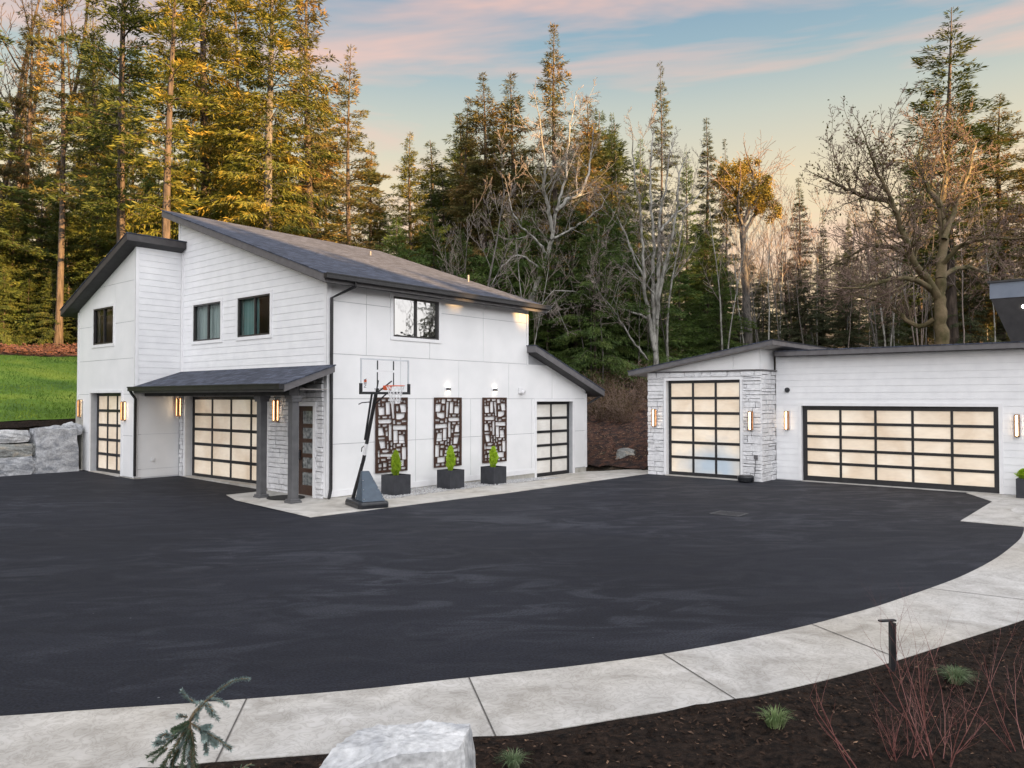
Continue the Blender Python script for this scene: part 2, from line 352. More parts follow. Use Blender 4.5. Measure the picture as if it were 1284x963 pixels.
def ledge(mb, ax, c, a0, a1, z0, z1, holes=(), seed=1, proud=.07):
    r = random.Random(seed); zs0 = z0
    ends = sorted({a for h in holes for a in h[:2]})
    while zs0 < z1-.02:
        hh = r.choice([.11,.13,.15,.18,.21,.26]); zt = min([zs0+hh, z1]+[h[3] for h in holes if zs0+1e-4 < h[3] < zs0+hh+.05])
        if z1-zt < .07: zt = z1
        for (u, v) in free(a0, a1, zs0, zt, holes):
            a = u
            while a < v-.02:
                wd = r.uniform(.18,.62); b = min(a+wd, v)
                if v-b < .12: b = v
                subs = [(zs0, zt)]
                if zt-zs0 > .19 and r.random() < .5: m_ = zs0+(zt-zs0)*r.uniform(.4,.6); subs = [(zs0, m_), (m_, zt)]
                for (p, q) in subs:
                    g = .007; f = proud*r.uniform(.55,1.0); j = lambda: r.uniform(-.006,.006)
                    pl = [(a+g+j(),p+g+j()),(b-g+j(),p+g+j()),(b-g+j(),q-g+j()),(a+g+j(),q-g+j())]
                    i = .012; pf = [(pl[0][0]+i,pl[0][1]+i),(pl[1][0]-i,pl[1][1]+i),(pl[2][0]-i,pl[2][1]-i),(pl[3][0]+i,pl[3][1]-i)]
                    tl = [r.uniform(-.010,.010) for _ in range(4)]
                    vs = [wp(ax,c,x,z,0) for x,z in pl]+[wp(ax,c,x,z,f-.012) for x,z in pl]+[wp(ax,c,x,z,f+t_) for (x,z),t_ in zip(pf,tl)]
                    mb.add(vs, [(0,1,5,4),(1,2,6,5),(2,3,7,6),(3,0,4,7),(4,5,9,8),(5,6,10,9),(6,7,11,10),(7,4,8,11),(8,9,10,11)])
                a = b
        zs0 = zt
def casing(mb, ax, c, h, w=.09, t=.035, sill=True):
    a0, a1, z0, z1 = h
    for (p, q, r_, s_) in ((a0-w,a0,z0-w,z1+w),(a1,a1+w,z0-w,z1+w),(a0,a1,z1,z1+w),(a0,a1,z0-w,z0)):
        slabcell(mb, ax, c, [(p,r_),(q,r_),(q,s_),(p,s_)], 0.001, t)
def window(parent, ax, c, h, off, glass, split=.5, curtain=None, reach=1.0, mate='bronze', cside=(0,1)):
    a0, a1, z0, z1 = h
    mb = MB(); casing(mb, ax, c, h, w=.10, t=.04)
    fr = MB(); fw = .05
    w_ = mb.build('window', M['trim'], parent, off, fixn=True)
    for (p, q, r_, s_) in ((a0,a0+fw,z0,z1),(a1-fw,a1,z0,z1),(a0+fw,a1-fw,z1-fw,z1),(a0+fw,a1-fw,z0,z0+fw)):
        slabcell(fr, ax, c, [(p,r_),(q,r_),(q,s_),(p,s_)], -.08, .025)
    m_ = a0+(a1-a0)*split; slabcell(fr, ax, c, [(m_-.03,z0+fw),(m_+.03,z0+fw),(m_+.03,z1-fw),(m_-.03,z1-fw)], -.06, .012)
    fr.build('window_frame', M[mate], w_, off, fixn=True)
    g = MB(); g.add([wp(ax,c,a0+.02,z0+.02,-.035),wp(ax,c,a1-.02,z0+.02,-.035),wp(ax,c,a1-.02,z1-.02,-.035),wp(ax,c,a0+.02,z1-.02,-.035)], [(0,1,2,3)])
    gl = g.build('glass', M[glass], w_, off)
    if ax == 'y': gl.data.flip_normals()
    if curtain:
        cu = MB(); n = 40; ca0 = a0+(a1-a0)*cside[0]; ca1 = a0+(a1-a0)*cside[1]
        for i in range(n):
            u0 = ca0+(ca1-ca0)*i/n; u1 = ca0+(ca1-ca0)*(i+1)/n; d0 = -.2+.025*math.sin(i*1.3); d1 = -.2+.025*math.sin((i+1)*1.3)
            cu.add([wp(ax,c,u0,z0-.05,d0),wp(ax,c,u1,z0-.05,d1),wp(ax,c,u1,z1+.05,d1),wp(ax,c,u0,z1+.05,d0)], [(0,1,2,3)])
        cu.build('curtain', M[curtain], w_, off)
    return w_
def garage(parent, ax, c, h, off, cols, rows, mat='frost', rec=.22, fw=.11, bw=.075, jamb='trim', label=None, cw=None):
    """overhead door: recessed grid of black rails with frosted panes"""
    a0, a1, z0, z1 = h
    fr = MB(); o0, o1 = -rec-.05, -rec
    def bar(p, q, r_, s_, f=0.0): slabcell(fr, ax, c, [(p,r_),(q,r_),(q,s_),(p,s_)], o0, o1+f)
    bar(a0,a0+fw,z0,z1); bar(a1-fw,a1,z0,z1); bar(a0+fw,a1-fw,z1-fw,z1); bar(a0+fw,a1-fw,z0,z0+fw*1.15)
    ia0, ia1, iz0, iz1 = a0+fw, a1-fw, z0+fw*1.15, z1-fw
    for i in range(1, cols):
        m_ = ia0+(ia1-ia0)*i/cols; bar(m_-bw/2, m_+bw/2, iz0, iz1, -.003)
    for j in range(1, rows):
        m_ = iz0+(iz1-iz0)*j/rows; bar(ia0, ia1, m_-bw*.62, m_+bw*.62, -.006)
        slabcell(fr, ax, c, [(ia0,m_-.004),(ia1,m_-.004),(ia1,m_+.004),(ia0,m_+.004)], o0, o1+.006)
    d = fr.build('garage_door', M['black'], parent, off, fixn=True)
    if label: d['label'] = label
    g = MB(); g.add([wp(ax,c,ia0,iz0,-rec-.03),wp(ax,c,ia1,iz0,-rec-.03),wp(ax,c,ia1,iz1,-rec-.03),wp(ax,c,ia0,iz1,-rec-.03)], [(0,1,2,3)])
    g.build('frosted_glass', M[mat], d, off)
    j = MB(); w = .10
    for (p0, q0, r_, s_) in ((a0-w,a0,z0,z1+w),(a1,a1+w,z0,z1+w),(a0,a1,z1,z1+w)): slabcell(j, ax, c, [(p0,r_),(q0,r_),(q0,s_),(p0,s_)], 0.0, .04 if jamb != 'stone' else .09)
    for (p0, q0, r_, s_) in ((a0-.03,a0-.002,z0,z1),(a1+.002,a1+.03,z0,z1),(a0,a1,z1+.002,z1+.03)): slabcell(j, ax, c, [(p0,r_),(q0,r_),(q0,s_),(p0,s_)], -rec-.08, -.001)
    j.build('door_casing', M['trim'], d, off, fixn=True)
    return d
def roof_slab(mb, pts, t):                                  # pts: 4 top corners; extruded straight down by t
    mb.extr(pts, (0,0,-t)); return mb

# ================================================================== SETTING: terrain, drive, walks
def gz(x, y): return .015*max(0.0, min(y, 16.0))
def sm(t): t = max(0.0, min(1.0, t)); return t*t*(3-2*t)
def hterr(X, Y):
    x, y = toL((X, Y))
    hx = 0.0
    x0_ = 12.6
    if y < -2.4 and x < 19.6: hx = 0.0
    elif x > 12.6: hx = .30*(x-12.6) if x < 23 else 3.12+.10*(x-23)
    hy = 0.0
    if y > 12.45: hy = 1.75+.162*(y-12.45) if y < 32.6 else (5.01+.22*(y-32.6) if y < 35 else 5.54+.09*(y-35))
    b = max(hx, hy) if not (hx > 0 and hy > 0) else (hx**4+hy**4)**.25
    if b <= 0:
        return -.45
    b += (mnoise.noise(Vector((X*.06, Y*.06, 0)))*1.2)*sm((b-2)/6) + mnoise.noise(Vector((X*.3, Y*.3, 3)))*.15*sm(b/3)
    return min(b, 26)-.02
def grid_sheet(name, xs, ys, fz, mat, world=True, keep=None):
    vs = [(X, Y, fz(X, Y)) for Y in ys for X in xs]; n = len(xs); fs = []
    for j in range(len(ys)-1):
        for i in range(n-1):
            if keep and not keep((xs[i]+xs[i+1])/2, (ys[j]+ys[j+1])/2): continue
            fs.append((j*n+i, j*n+i+1, (j+1)*n+i+1, (j+1)*n+i))
    mb = MB(); mb.add(vs, fs); o = mb.build(name, mat, smooth=True)
    return struct(o)
def steps(a, b, s): n = max(1, round((b-a)/s)); return [a+(b-a)*i/n for i in range(n+1)]
xs = steps(-420,-60,20)[:-1]+steps(-60,70,1.0)+steps(70,420,20)[1:]
ys = steps(-420,-20,20)[:-1]+steps(-20,100,1.0)+steps(100,500,20)[1:]
grid_sheet('ground', xs, ys, hterr, M['forest'])

# asphalt drive, in the site frame
mb = MB(); ax_ = steps(-34, 13.2, .8); ay_ = steps(-26, 15, .8)
n = len(ax_); mb.add([(x,y,gz(x,y)) for y in ay_ for x in ax_], [(j*n+i,j*n+i+1,(j+1)*n+i+1,(j+1)*n+i) for j in range(len(ay_)-1) for i in range(n-1) if not (ay_[j] > 12.4) and not (ay_[j] >= -2.01 and ax_[i] >= .35)])
struct(place_site(mb.build('driveway', M['asphalt'])))

# curved stamped walk in the foreground, drawn from its measured outer and inner edges (world metres)
outer = [(-16,4.4),(-9,5.85),(-6.2,6.28),(-4.34,6.56),(-3.41,6.73),(-2.38,6.93),(-1.42,7.15),(-.42,7.46),(.63,7.78),(1.59,8.14),(2.57,8.62),(3.57,9.20),(4.76,10.02),(5.78,10.82),(6.70,11.58),(7.84,12.66),(8.95,13.85),(10.08,15.2),(11.2,16.9),(12.3,19.2),(13.0,22)]
inner = [(-15.6,3.1),(-8.8,4.6),(-6.0,5.05),(-4.3,5.32),(-3.3,5.5),(-2.2,5.74),(-1.17,5.92),(0.01,6.19),(.93,6.52),(2.0,6.92),(2.95,7.37),(3.85,7.88),(4.94,8.57),(6.24,9.40),(7.5,10.3),(8.9,11.6),(10.2,13.0),(11.5,14.7),(12.7,16.6),(14.0,19.0),(15,22)]
def resample(p, n):
    v = [Vector((q[0], q[1], 0)) for q in p]; d = [0]
    for a, b in zip(v, v[1:]): d.append(d[-1]+(b-a).length)
    out = []
    for i in range(n):
        t = d[-1]*i/(n-1); k = max(j for j in range(len(d)) if d[j] <= t+1e-9); k = min(k, len(d)-2)
        u = (t-d[k])/(d[k+1]-d[k]); p0 = v[max(k-1,0)]; p1 = v[k]; p2 = v[k+1]; p3 = v[min(k+2,len(v)-1)]
        out.append(.5*((2*p1)+(-p0+p2)*u+(2*p0-5*p1+4*p2-p3)*u*u+(-p0+3*p1-3*p2+p3)*u**3))
    return out
NO = 160; ov = resample(outer, NO); iv_ = resample(inner, NO)
mb = MB(); vs = []; WT = .012
nc = 8
for i in range(NO):
    for j in range(nc+1):
        p = ov[i].lerp(iv_[i], j/nc); vs.append((p.x, p.y, WT+.004*mnoise.noise(Vector((p.x*1.2, p.y*1.2, 0)))))
fs = [(i*(nc+1)+j, (i+1)*(nc+1)+j, (i+1)*(nc+1)+j+1, i*(nc+1)+j+1) for i in range(NO-1) for j in range(nc)]
k = len(vs)
for i in range(NO): vs += [(ov[i].x, ov[i].y, -.05), (iv_[i].x, iv_[i].y, -.25)]
fs += [(i*(nc+1), k+2*i, k+2*i+2, (i+1)*(nc+1)) for i in range(NO-1)]+[(i*(nc+1)+nc, (i+1)*(nc+1)+nc, k+2*i+3, k+2*i+1) for i in range(NO-1)]
mb.add(vs, fs); walk = struct(mb.build('curved_walkway', M['concrete'], fixn=True))
mb = MB()
for (pa, pb) in (((309,877),(268,962)),((588,850),(623,927)),((831,820),(925,879)),((1018,783),(1117,822)),((1165,738),(1284,752))):
    a = gpx(*pa, WT); b = gpx(*pb, WT); d = (b-a).normalized(); s_ = Vector((-d.y, d.x, 0))*.007
    a -= d*.0
    mb.add([(a.x-s_.x,a.y-s_.y,WT+.006),(b.x-s_.x,b.y-s_.y,WT+.006),(b.x+s_.x,b.y+s_.y,WT+.006),(a.x+s_.x,a.y+s_.y,WT+.006)], [(0,1,2,3)])
j_ = mb.build('walkway_joints', M['joint']); struct(j_)

# concrete apron beside the house and the path between the garages
def zpad(x, y): return .012+gz(x,y)-.13*sm((x-4)/5)*sm((y+2.0)/2.0)
poly_out = [(-1.66,2.74),(-2.13,-2.29),(4.31,-2.79),(11.78,-2.99)]
def yedge(x):
    for (a, b) in zip(poly_out[1:], poly_out[2:]):
        if a[0] <= x <= b[0]: return a[1]+(b[1]-a[1])*(x-a[0])/(b[0]-a[0])
    return -2.99
mb = MB(); vs = []; fs = []; X_ = steps(-2.13, 0.0, .35)+steps(0.0, 18, .5)[1:]; ny = 9
for x in X_:
    y0 = yedge(x)
    if x <= 0.0: y1 = 2.62-(.55 if False else 0)*0
    else: y1 = .05
    if x < 0.0:
        t = (x+2.13)/(2.13-1.66); y1 = min(2.62, -2.29+max(0, (x+2.13))*(2.74+2.29)/.47)
    if x > 12.2: y0 = -2.99; y1 = -.60
    for j in range(ny+1): y = y0+(y1-y0)*j/ny; vs.append((x, y, zpad(x, y)))
for i in range(len(X_)-1):
    for j in range(ny): fs.append((i*(ny+1)+j, (i+1)*(ny+1)+j, (i+1)*(ny+1)+j+1, i*(ny+1)+j+1))
k = len(vs)
for x in X_: y0 = yedge(x) if x <= 12.2 else -2.99; vs.append((x, y0, -.06))
fs += [(i*(ny+1), k+i, k+i+1, (i+1)*(ny+1)) for i in range(len(X_)-1)]
mb.add(vs, fs); struct(place_site(mb.build('house_apron', M['concrete_plain'], fixn=True)))
mb = MB()                                             # second pad at the right garage and the long walk
mb.box(6.84,12.93,-20,-13.68,-.05,.012); struct(place_site(mb.build('right_pad', M['concrete'])))
mb = MB()                                             # thresholds of the overhead doors
mb.box(-.10,.30,2.8,7.75,.0,.135); mb.box(-1.6,-1.15,9.04,11.55,.0,.175); struct(place_site(mb.build('door_thresholds', M['concrete_plain'])))
mb = MB(); mb.box(12.86,13.2,-13.58,-8.05,-.05,.018); mb.box(11.68,12.1,-6.42,-3.69,-.05,.018); struct(place_site(mb.build('garage_thresholds', M['concrete_plain'])))
mb = MB(); mb.box(-16,-1.58,12.02,12.2,.1,.215); struct(place_site(mb.build('kerb_strip', M['concrete_plain'])))

# lawn and the beds around it (follow the ground)
def patch(name, x0, x1, y0, y1, s, mat, lift, rough=0.0, keep=None, lab=None):
    mb = MB(); a = steps(x0, x1, s); b = steps(y0, y1, s); n = len(a); vs = []
    for y in b:
        for x in a:
            P = W(x, y); z = hterr(P.x, P.y)+lift+(rough*mnoise.noise(Vector((x*3, y*3, 1))) if rough else 0); vs.append((x, y, z))
    mb.add(vs, [(j*n+i,j*n+i+1,(j+1)*n+i+1,(j+1)*n+i) for j in range(len(b)-1) for i in range(n-1) if not keep or keep(a[i], b[j])])
    return place_site(mb.build(name, mat, smooth=True))
struct(patch('lawn', -30, 16, 13.35, 32.8, .7, M['grass'], .05, .02))
struct(patch('mulch_strip', -30, 12, 12.47, 13.6, .23, M['mulch'], .03, .05))
struct(patch('mulch_slope', 12.8, 24, -2.2, 12, .35, M['slope_mulch'], .04, .10))
struct(patch('leaf_bed', -24, 22, 32.6, 35.5, .5, M['redleaf'], .08, .16))

def scatter(name, label, cat, pts, mat, size, flat=.35, lift=0.0, seed=3):
    """many small irregular flakes in one mesh; pts: world positions"""
    g = np.random.default_rng(seed); P = np.array(pts); n = len(P)
    a = g.uniform(0, 2*np.pi, n); t = g.uniform(-.5, .5, (n,2)); L_ = g.uniform(.5, 1.3, n)*size; Wd = L_*g.uniform(.2, .55, n)
    u = np.stack([np.cos(a), np.sin(a), t[:,0]], 1)*L_[:,None]; v = np.stack([-np.sin(a), np.cos(a), t[:,1]], 1)*Wd[:,None]
    w = np.stack([np.zeros(n), np.zeros(n), np.full(n, flat)*Wd], 1)
    V = np.stack([P-u/2-v*.3, P+u*.1-v/2, P+u/2, P-u*.1+v/2, P+w], 1).reshape(-1,3)
    b = np.arange(n)[:,None]*5
    Fc = np.concatenate([b+np.array([[0,1,4]]), b+np.array([[1,2,4]]), b+np.array([[2,3,4]]), b+np.array([[3,0,4]])], 0)
    me = bpy.data.meshes.new(name); me.from_pydata(V.tolist(), [], Fc.tolist()); me.materials.append(mat)
    o = bpy.data.objects.new(name, me); COL.objects.link(o)
    return tag(o, label, cat, kind='stuff')

# foreground bed: raised mulch beyond the inner edge of the walk
def bed_z(X, Y): return max(.018, .045+.05*mnoise.noise(Vector((X*1.3,Y*1.3,0)))+.035*mnoise.noise(Vector((X*6,Y*6,4)))+.02*mnoise.noise(Vector((X*17,Y*17,7))))
mb = MB(); vs = []; fs = []; nb = 70
for i in range(NO):
    p = iv_[i]; d = (iv_[i]-ov[i]).normalized()
    for j in range(nb+1):
        s_ = (j/nb)**1.35*9.0; q = p+d*s_
        if q.y < -6: q.y = -6
        e = sm(s_/.12); vs.append((q.x, q.y, +.006*(1-e)+bed_z(q.x, q.y)*e+.0))
fs = [(i*(nb+1)+j, (i+1)*(nb+1)+j, (i+1)*(nb+1)+j+1, i*(nb+1)+j+1) for i in range(NO-1) for j in range(nb)]
mb.add(vs, fs); struct(mb.build('mulch_bed', M['mulch'], smooth=True))
def in_bed(X, Y):
    return any(True for _ in ()) if False else None
def bed_pts(n, seed, margin=.02):
    r = random.Random(seed); out = []
    while len(out) < n:
        i = r.randint(20, NO-30); f = r.random()
        p = iv_[i].lerp(iv_[i+1], f); d = (iv_[i]-ov[i]).normalized(); s_ = margin+r.random()**1.5*4.2; q = p+d*s_
        if q.y < 3.4: continue
        e = sm(s_/.25); out.append((q.x, q.y, -.03*(1-e)+bed_z(q.x,q.y)*e+.004))
    return out
scatter('bark_chips', 'dark bark chips covering the planting bed beside the curved walk', 'bark mulch', bed_pts(26000, 5), M['chip'], .045, .5)
scatter('brown_chips', 'lighter brown bark pieces mixed through the dark planting bed', 'bark mulch', bed_pts(2600, 16), pm('light_bark_chip', (.07,.042,.028), (.14,.085,.055), 5, .95), .04, .5, seed=17)
scatter('fallen_leaves', 'small tan leaves scattered over the dark mulch bed', 'leaves', bed_pts(480, 6), M['leafchip'], .035, .15, seed=9)
r_ = random.Random(4); lp = []
for _ in range(5200):
    x = 13.3+r_.random()**1.2*10; y = r_.uniform(-2.2, 9); P = W(x, y); lp.append((P.x, P.y, hterr(P.x, P.y)+.07+.05*r_.random()))
scatter('slope_leaves', 'brown fallen leaves over the mulched slope between the two garages', 'leaves', lp, M['leafchip'], .11, .2, seed=12)
lp = []
for _ in range(7000):
    x = r_.uniform(-22, 12); y = 32.7+r_.random()*2.6; P = W(x, y); lp.append((P.x, P.y, hterr(P.x, P.y)+.1+.25*r_.random()))
scatter('red_groundcover', 'low dark red leafy groundcover along the top of the lawn', 'groundcover', lp, M['redleaf'], .30, .6, seed=13)
# pale gravel strip along the long wall
lp = []
for _ in range(5200):
    x = r_.uniform(.9, 8.85); y = -1.28+r_.random()*1.24; P = W(x, y); lp.append((P.x, P.y, zpad(x, y)+.012+.01*r_.random()))
scatter('gravel_strip', 'pale loose gravel between the white long wall and the concrete path', 'gravel', lp, M['gravel'], .055, .8, seed=14)

# grass blades on the visible part of the lawn
def lawn_blades(n, seed):
    g = np.random.default_rng(seed); x = g.uniform(-8, 14, n); y = 13.5+g.uniform(0,1,n)**1.3*19.2; P = []
    for a, b in zip(x, y): q = W(a, b); P.append((q.x, q.y, hterr(q.x, q.y)+.04))
    P = np.array(P); h = g.uniform(.05,.12,n)*(1+.8*(g.uniform(0,1,n) > .9)); a = g.uniform(0,6.28,n); S = np.stack([np.cos(a),np.sin(a),np.zeros(n)],1)*.02; Dv = np.stack([g.normal(0,.35,n),g.normal(0,.35,n),np.ones(n)],1)*h[:,None]
    V = np.stack([P-S,P+S,P+Dv],1).reshape(-1,3); me = bpy.data.meshes.new('grass_blades'); me.from_pydata(V.tolist(), [], np.arange(3*n).reshape(-1,3).tolist()); me.materials.append(M['grass']); o = bpy.data.objects.new('grass_blades', me); COL.objects.link(o)
    return tag(o, 'short green grass of the sloping lawn left of the house', 'grass', kind='stuff')
lawn_blades(26000, 77)

# ================================================================== TWO STOREY HOUSE (site frame; long wall y=0, gable wall x=0)
A = site('two_storey_house', 0, 0); OA = (0,0,0)
tag(A, 'white two-storey building with shingle roofs and porch behind the basketball hoop', 'house')
SL = .339
def zr(y): return 6.0+SL*(y+.45)                       # top of the main roof
g_door = (2.85, 7.73, .10, 2.78); e_door = (.50, 1.42, .0, 2.50)
g_w1 = (5.51, 7.25, 4.58, 5.78); g_w2 = (2.72, 4.50, 4.58, 5.78)
holesG = [(g_door[0],g_door[1],-1,2.78), (e_door[0],e_door[1],-1,2.5), g_w1, g_w2]
hpG = [(-SL, 1, 6.0-.24+SL*.45)]
r_w = (2.30, 4.15, 4.52, 5.70); r_g = (9.02, 11.25, -.13, 2.60)
holesR = [r_w, (9.02,11.25,-1,2.60)]
LS = -.3555
hpR1 = []; hpR2 = [(-LS, 1, 4.59-.26-LS*8.45)]
XW = -1.52
w_w = (9.72, 11.35, 4.57, 5.82); w_d = (9.04, 11.55, .16, 2.90)
holesW = [w_w, (9.04,11.55,-1,2.90)]
WS = -.375
hpW = [(-WS, 1, 7.97-.24-WS*7.75)]
mb = MB(); core(mb, 'y', 0, 0, 8.3, -.4, 9.0, holesG, hpG); mb.build('wall', M['lap_gap'], A, OA, fixn=True)
mb = MB(); core(mb, 'x', 0, .2, 8.53, -.4, 5.86, holesR, hpR1); core(mb, 'x', 0, 8.53, 12.14, -.4, 5, holesR, hpR2); mb.build('wall', M['groove'], A, OA, fixn=True)
mb = MB(); core(mb, 'y', XW, 8.08, 12.7, -.4, 8.2, holesW, hpW); mb.build('wall', M['groove'], A, OA, fixn=True)
mb = MB(); core(mb, 'x', 8.08, XW+.2, -.02, -.4, 7.66); mb.build('wall', M['lap_gap'], A, OA, fixn=True)
mb = MB()                                             # hidden sides of the body
mb.extr([(8.33,.2,-.4),(8.33,8.3,-.4),(8.33,8.3,8.72),(8.33,.2,5.92)], (.2,0,0))
mb.box(.2,8.33,8.1,8.3,-.4,8.7); mb.box(XW+.2,7,12.5,12.7,-.4,5.75); mb.box(7,7.2,8.3,12.7,-.4,5.6)
mb.extr([(12.14,.2,-.4),(12.14,6,-.4),(12.14,6,2.95),(12.14,.2,2.95)], (-.2,0,0)); mb.box(8.53,11.94,5.8,6,-.4,2.95)
mb.build('wall', M['siding'], A, OA, fixn=True)
# cladding
mb = MB(); lap(mb, 'y', 0, .10, 8.3, 3.3, 9.1, holesG+[(h[0]-.1,h[1]+.1,h[2]-.1,h[3]+.1) for h in (g_w1,g_w2)], hpG); mb.build('lap_siding', M['siding'], A, OA, fixn=True)
mb = MB(); lap(mb, 'x', 8.08, XW+.09, -.03, 2.9, 7.70, (), [(0,1,7.69)], pitch=.205); mb.build('lap_siding', M['siding'], A, OA, fixn=True)
pan = [(.12,1.32,5.36,6),(1.32,2.20,5.36,6),(4.25,6.2,5.36,6),(6.2,8.0,5.36,6),(8.0,8.46,5.36,6),
       (.12,1.32,3.92,5.36),(1.32,3.77,3.92,5.36),(3.77,6.2,3.92,5.36),(6.2,8.46,3.92,5.36),
       (.12,2.6,2.70,3.92),(2.6,5.05,2.70,3.92),(5.05,7.5,2.70,3.92),(7.5,9.95,2.70,3.92),(9.95,12.05,2.70,3.92),
       (.12,3.2,1.47,2.70),(3.2,5.6,1.47,2.70),(5.6,8.75,1.47,2.70),(8.75,12.05,1.47,2.70),
       (.12,3.2,.07,1.47),(3.2,5.6,.07,1.47),(5.6,8.75,.07,1.47),(8.75,12.05,.07,1.47)]
mb = MB()
for t in pan:
    if t[2] > 3.9: panels(mb, 'x', 0, [t], [(r_w[0]-.1,r_w[1]+.1,r_w[2]-.1,r_w[3]+.1)]+holesR, [(0,1,5.84)])
    else: panels(mb, 'x', 0, [t], [(8.92,11.35,-1,2.70)], hpR2 if t[0] > 7.4 else [])
mb.build('wall_panels', M['panel'], A, OA, fixn=True)
mb = MB()
for t in [(8.18,9.55,5.05,9),(9.55,12.6,5.05,9),(8.18,12.6,3.95,5.05),(8.18,12.6,2.75,3.95),(8.18,12.6,1.45,2.75),(8.18,12.6,.16,1.45)]:
    pass
for t in [(8.18,10.2,6.55,9),(10.2,12.6,6.55,9),(8.18,9.62,5.22,6.55),(9.62,12.6,5.22,6.55),(8.18,12.6,4.02,5.22),(8.18,12.6,2.85,4.02),(8.18,12.6,1.50,2.85),(8.18,12.6,.17,1.50)]:
    panels(mb, 'y', XW, [t], [(w_w[0]-.1,w_w[1]+.1,w_w[2]-.1,w_w[3]+.1),(8.94,11.65,-1,3.0)], hpW)
panels(mb, 'x', 8.08, [(XW+.09,-.08,.42,1.55),(XW+.09,-.08,1.55,2.9),(XW+.09,-.08,.16,.42)])
mb.build('wall_panels', M['panel'], A, OA, fixn=True)
for bs in ([(-.03,0,-.03,.10,.05,5.86),(-.03,.11,-.033,0,.045,5.855)], [(XW-.03,XW,8.05,8.17,.16,7.6),(XW-.03,XW+.08,8.047,8.08,.155,7.605)], [(XW-.03,XW,12.6,12.73,.16,5.8)],
           [(-.028,0,8.2,8.32,6.9,8.68)], [(8.46,8.56,-.03,0,3.9,5.84)], [(12.05,12.17,-.03,0,.05,2.9)], [(-.05,0,7.97,8.05,3.6,7.6)]):
    mb = MB()
    for q in bs: mb.box(*q)
    mb.build('corner_board', M['trim'], A, OA)
mb = MB(); mb.box(.11,8.92,-.028,0,.05,.22); mb.build('base_board', M['trim'], A, OA)
for q in ((-.01,8.92,-.012,.19,-.4,.048),(11.35,12.13,-.012,.19,-.4,.048),(8.94,11.33,.02,.19,-.4,-.14),(XW-.012,XW+.2,8.07,9.03,-.4,.155),(XW-.012,XW+.2,11.56,12.69,-.4,.155),(XW-.06,XW-.013,12.18,12.73,.1,2.62)):
    mb = MB(); mb.box(*q); mb.build('foundation', M['foundation'], A, OA)
mb = MB(); core(mb, 'y', -.006, .10, 8.06, -.05, 3.45, [(2.73,7.85,-1,2.90),(.38,1.54,-1,2.62)], (), .0); mb.build('mortar', M['mortar'], A, OA, fixn=True)
mb = MB(); ledge(mb, 'y', -.006, .10, 8.06, -.02, 3.5, [(2.73,7.85,-1,2.90),(.38,1.54,-1,2.62)], 3, .085)
st = mb.build('stone_veneer', M['stone'], A, OA, fixn=True)
# windows and doors
window(A, 'y', 0, g_w1, OA, 'glass', .48, 'curtain')
window(A, 'y', 0, g_w2, OA, 'glass', .48, 'curtain_teal', cside=(.52,1))
window(A, 'y', XW, w_w, OA, 'glass', .5)
window(A, 'x', 0, r_w, OA, 'glass_mirror', .5)
garage(A, 'y', 0, g_door, OA, 4, 5, rec=.22, label='wide frosted garage door under the porch roof')
garage(A, 'y', XW, w_d, OA, 3, 5, rec=.20, label='narrow frosted garage door in the left wing')
garage(A, 'x', 0, r_g, OA, 2, 5, 'frost_grey', rec=.16, label='narrow frosted garage door at the right end of the long wall')
# entry door
mb = MB(); c = 0; a0, a1, z0, z1 = .50, 1.42, .02, 2.50; rec = .10
def eb(p, q, r, s, f=0.0): slabcell(mb, 'y', 0, [(p,r),(q,r),(q,s),(p,s)], -rec-.05, -rec+f)
eb(a0,a0+.15,z0,z1); eb(a1-.15,a1,z0,z1); eb(a0+.15,a1-.15,z1-.14,z1); eb(a0+.15,a1-.15,z0,z0+.28)
for i in range(1,5):
    zz = z0+.28+(z1-.14-z0-.28)*i/5; eb(a0+.15,a1-.15,zz-.055,zz+.055,-.004)
dr = mb.build('door', M['door_wood'], A, OA, fixn=True)
g = MB(); g.box(rec+.02,rec+.03,a0+.14,a1-.14,z0+.27,z1-.13); g.build('door_glass', M['door_glass'], dr, OA)
g = MB(); g.box(.055,.10,a1-.11,a1-.06,1.0,1.22); g.tube([(.05,a1-.085,1.05),(.03,a1-.085,1.05),(.03,a1-.22,1.05)], .012, 6); g.tube([(.06,a1-.085,1.25),(.1,a1-.085,1.25)], .03, 10); g.build('door_handle', M['black'], dr, OA)
g = MB()
for (p,q,r,s) in ((a0-.12,a0,0.0,z1+.12),(a1,a1+.12,0.0,z1+.12),(a0,a1,z1,z1+.12)): slabcell(g,'y',0,[(p,r),(q,r),(q,s),(p,s)],-.14,.095)
g.build('door_casing', M['trim'], dr, OA, fixn=True)
# roofs
def roof(parent, name, pts, t, mat, off, fas, sof='soffit', edge=.03):
    mb = MB(); up = [(p[0],p[1],p[2]+.0) for p in pts]; mb.extr(up, (0,0,-edge)); rf = mb.build(name, M[mat], parent, off, fixn=True)
    cx = sum(p[0] for p in pts)/4; cy = sum(p[1] for p in pts)/4
    ins = lambda d, dz: [(p[0]+(d if p[0] < cx else -d), p[1]+(d if p[1] < cy else -d), p[2]+dz) for p in pts]
    f = MB(); f.extr(ins(.02,-edge-.002), (0,0,-(t-edge))); f.build('fascia', M[fas], rf, off, fixn=True)
    g = MB(); q = ins(.045,-t-.003); g.extr(q, (0,0,-.01)); g.build('soffit', M[sof], rf, off, fixn=True)
    return rf
main = roof(A, 'roof', [(-.42,-.45,6.0),(9.16,-.45,6.0),(9.16,8.78,zr(8.78)),(-.42,8.78,zr(8.78))], .24, 'shingle', OA, 'fascia')
